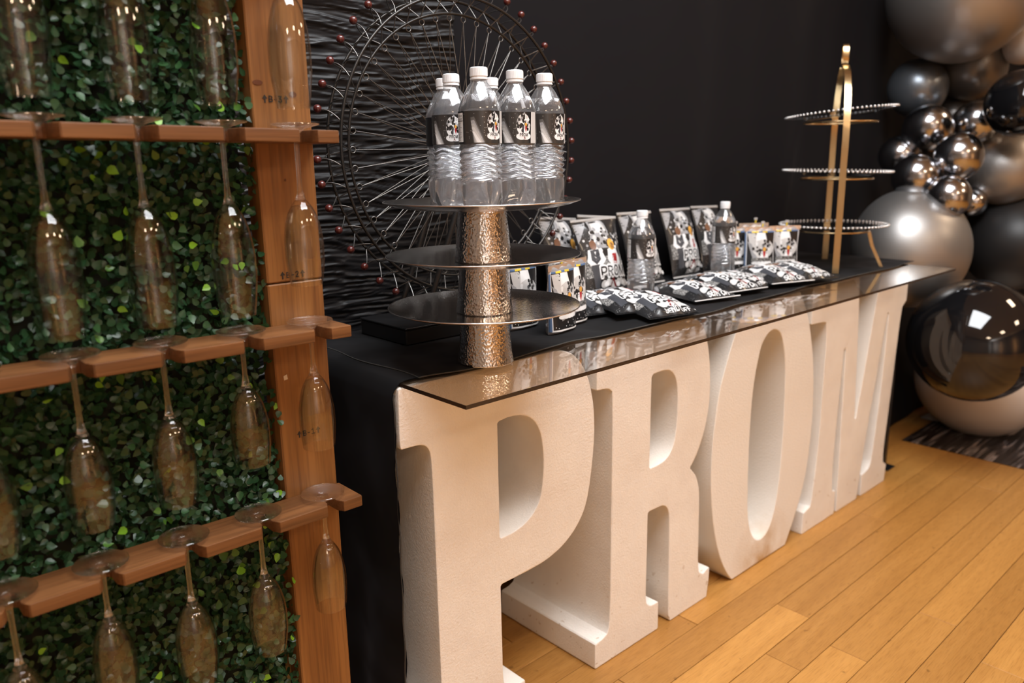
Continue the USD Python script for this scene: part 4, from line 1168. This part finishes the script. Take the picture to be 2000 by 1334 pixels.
balloon('chrome silver balloon at the bottom of the small cluster', (1853, 385), 2.80, 41, M['chrome'], (1, 1, 1), (.3, .6, .7))
balloon('chrome silver balloon half hidden behind the bottom one of the cluster', (1897, 394), 3.05, 30, M['chrome'], (1, 1, 1), IN)
balloon('satin silver balloon at the right edge beside the small cluster', (1962, 330), 3.03, 70, M['silver'], (1, 1, .9), IN)
balloon('dark charcoal balloon deep behind the small chrome cluster', (1860, 228), 3.22, 42, M['charcoal'], (1, 1, 1), IN)
balloon('large satin silver balloon behind the right end of the table', (1780, 485), 2.92, 116, M['silver'], (1.0, 1, .85), (.2, .9, -.2))
balloon('large matte black balloon at the right edge behind the glass corner', (1982, 472), 3.12, 94, M['matte_black'], (1, 1, 1), IN)
balloon('large glossy black balloon beside the foam letter M', (1903, 667), 2.68, 119, M['black_gloss'], (1, 1, .98), (.7, .6, .3))
wb, cw, rw = balloon('big white balloon on the floor under the glossy black one', (1917, 738), 3.22, 115, M['white_balloon'], (1, 1, 1), (.6, .7, .3))

# ------------------------------------------------------------------ floor mat and small things by the wall
mt = mat('floor_mat_print', {'tc': ('texture_coordinate', {}), 'mp': ('mapping', {'rotation': (0, 0, .5), 'scale': (1.6, 26, 1)}), 'n': ('noise_texture', {'scale': 1.6, 'detail': 5.0, 'distortion': 1.6}),
                             'r': ('rgb_ramp', {'ramp': [(.42, (.012, .010, .011)), (.54, (.05, .042, .045)), (.66, (.40, .35, .35))]}), 'p': ('principled_bsdf', {'roughness': .3})},
         [('tc.object', 'mp.vector'), ('mp.vector', 'n.vector'), ('n.fac', 'r.fac'), ('r.color', 'p.base_color')])
solo('floor_mat', bx(3.137, 4.6, -.25, 1.150, .0006, .0026), mt, 'glossy floor mat printed with black and silver swirls under the balloons', 'floor mat', False)
wr = grid(16, 12, lambda u, v: (3.47 + .16 * u, 1.130 + .07 * v + .01 * np.sin(9 * u), .0035 + .022 * np.sin(PI * u) * np.sin(PI * v) * (.5 + meshkit.noise(np.stack([u * 6, v * 5, 0 * u], -1), 2))))
w2 = wr.copy(); w2.vertices[:, 2] -= .0015; w2.invert()
solo('plastic_wrap', cat_([wr, w2]), M['white'], 'small crumpled piece of white plastic on the floor behind the foam letter M', 'plastic wrap', True)
tl = thing('table_leg_post', 'slim black metal post with a flat foot beside the foam letter M', 'post', T((2.795, 1.085, 0)))
part(tl, 'upright', bx(-.012, .012, -.012, .012, .004, .755, .002), M['box'], False)
part(tl, 'foot', bx(-.016, .045, -.03, .03, .0004, .005, .001), M['box'], False)
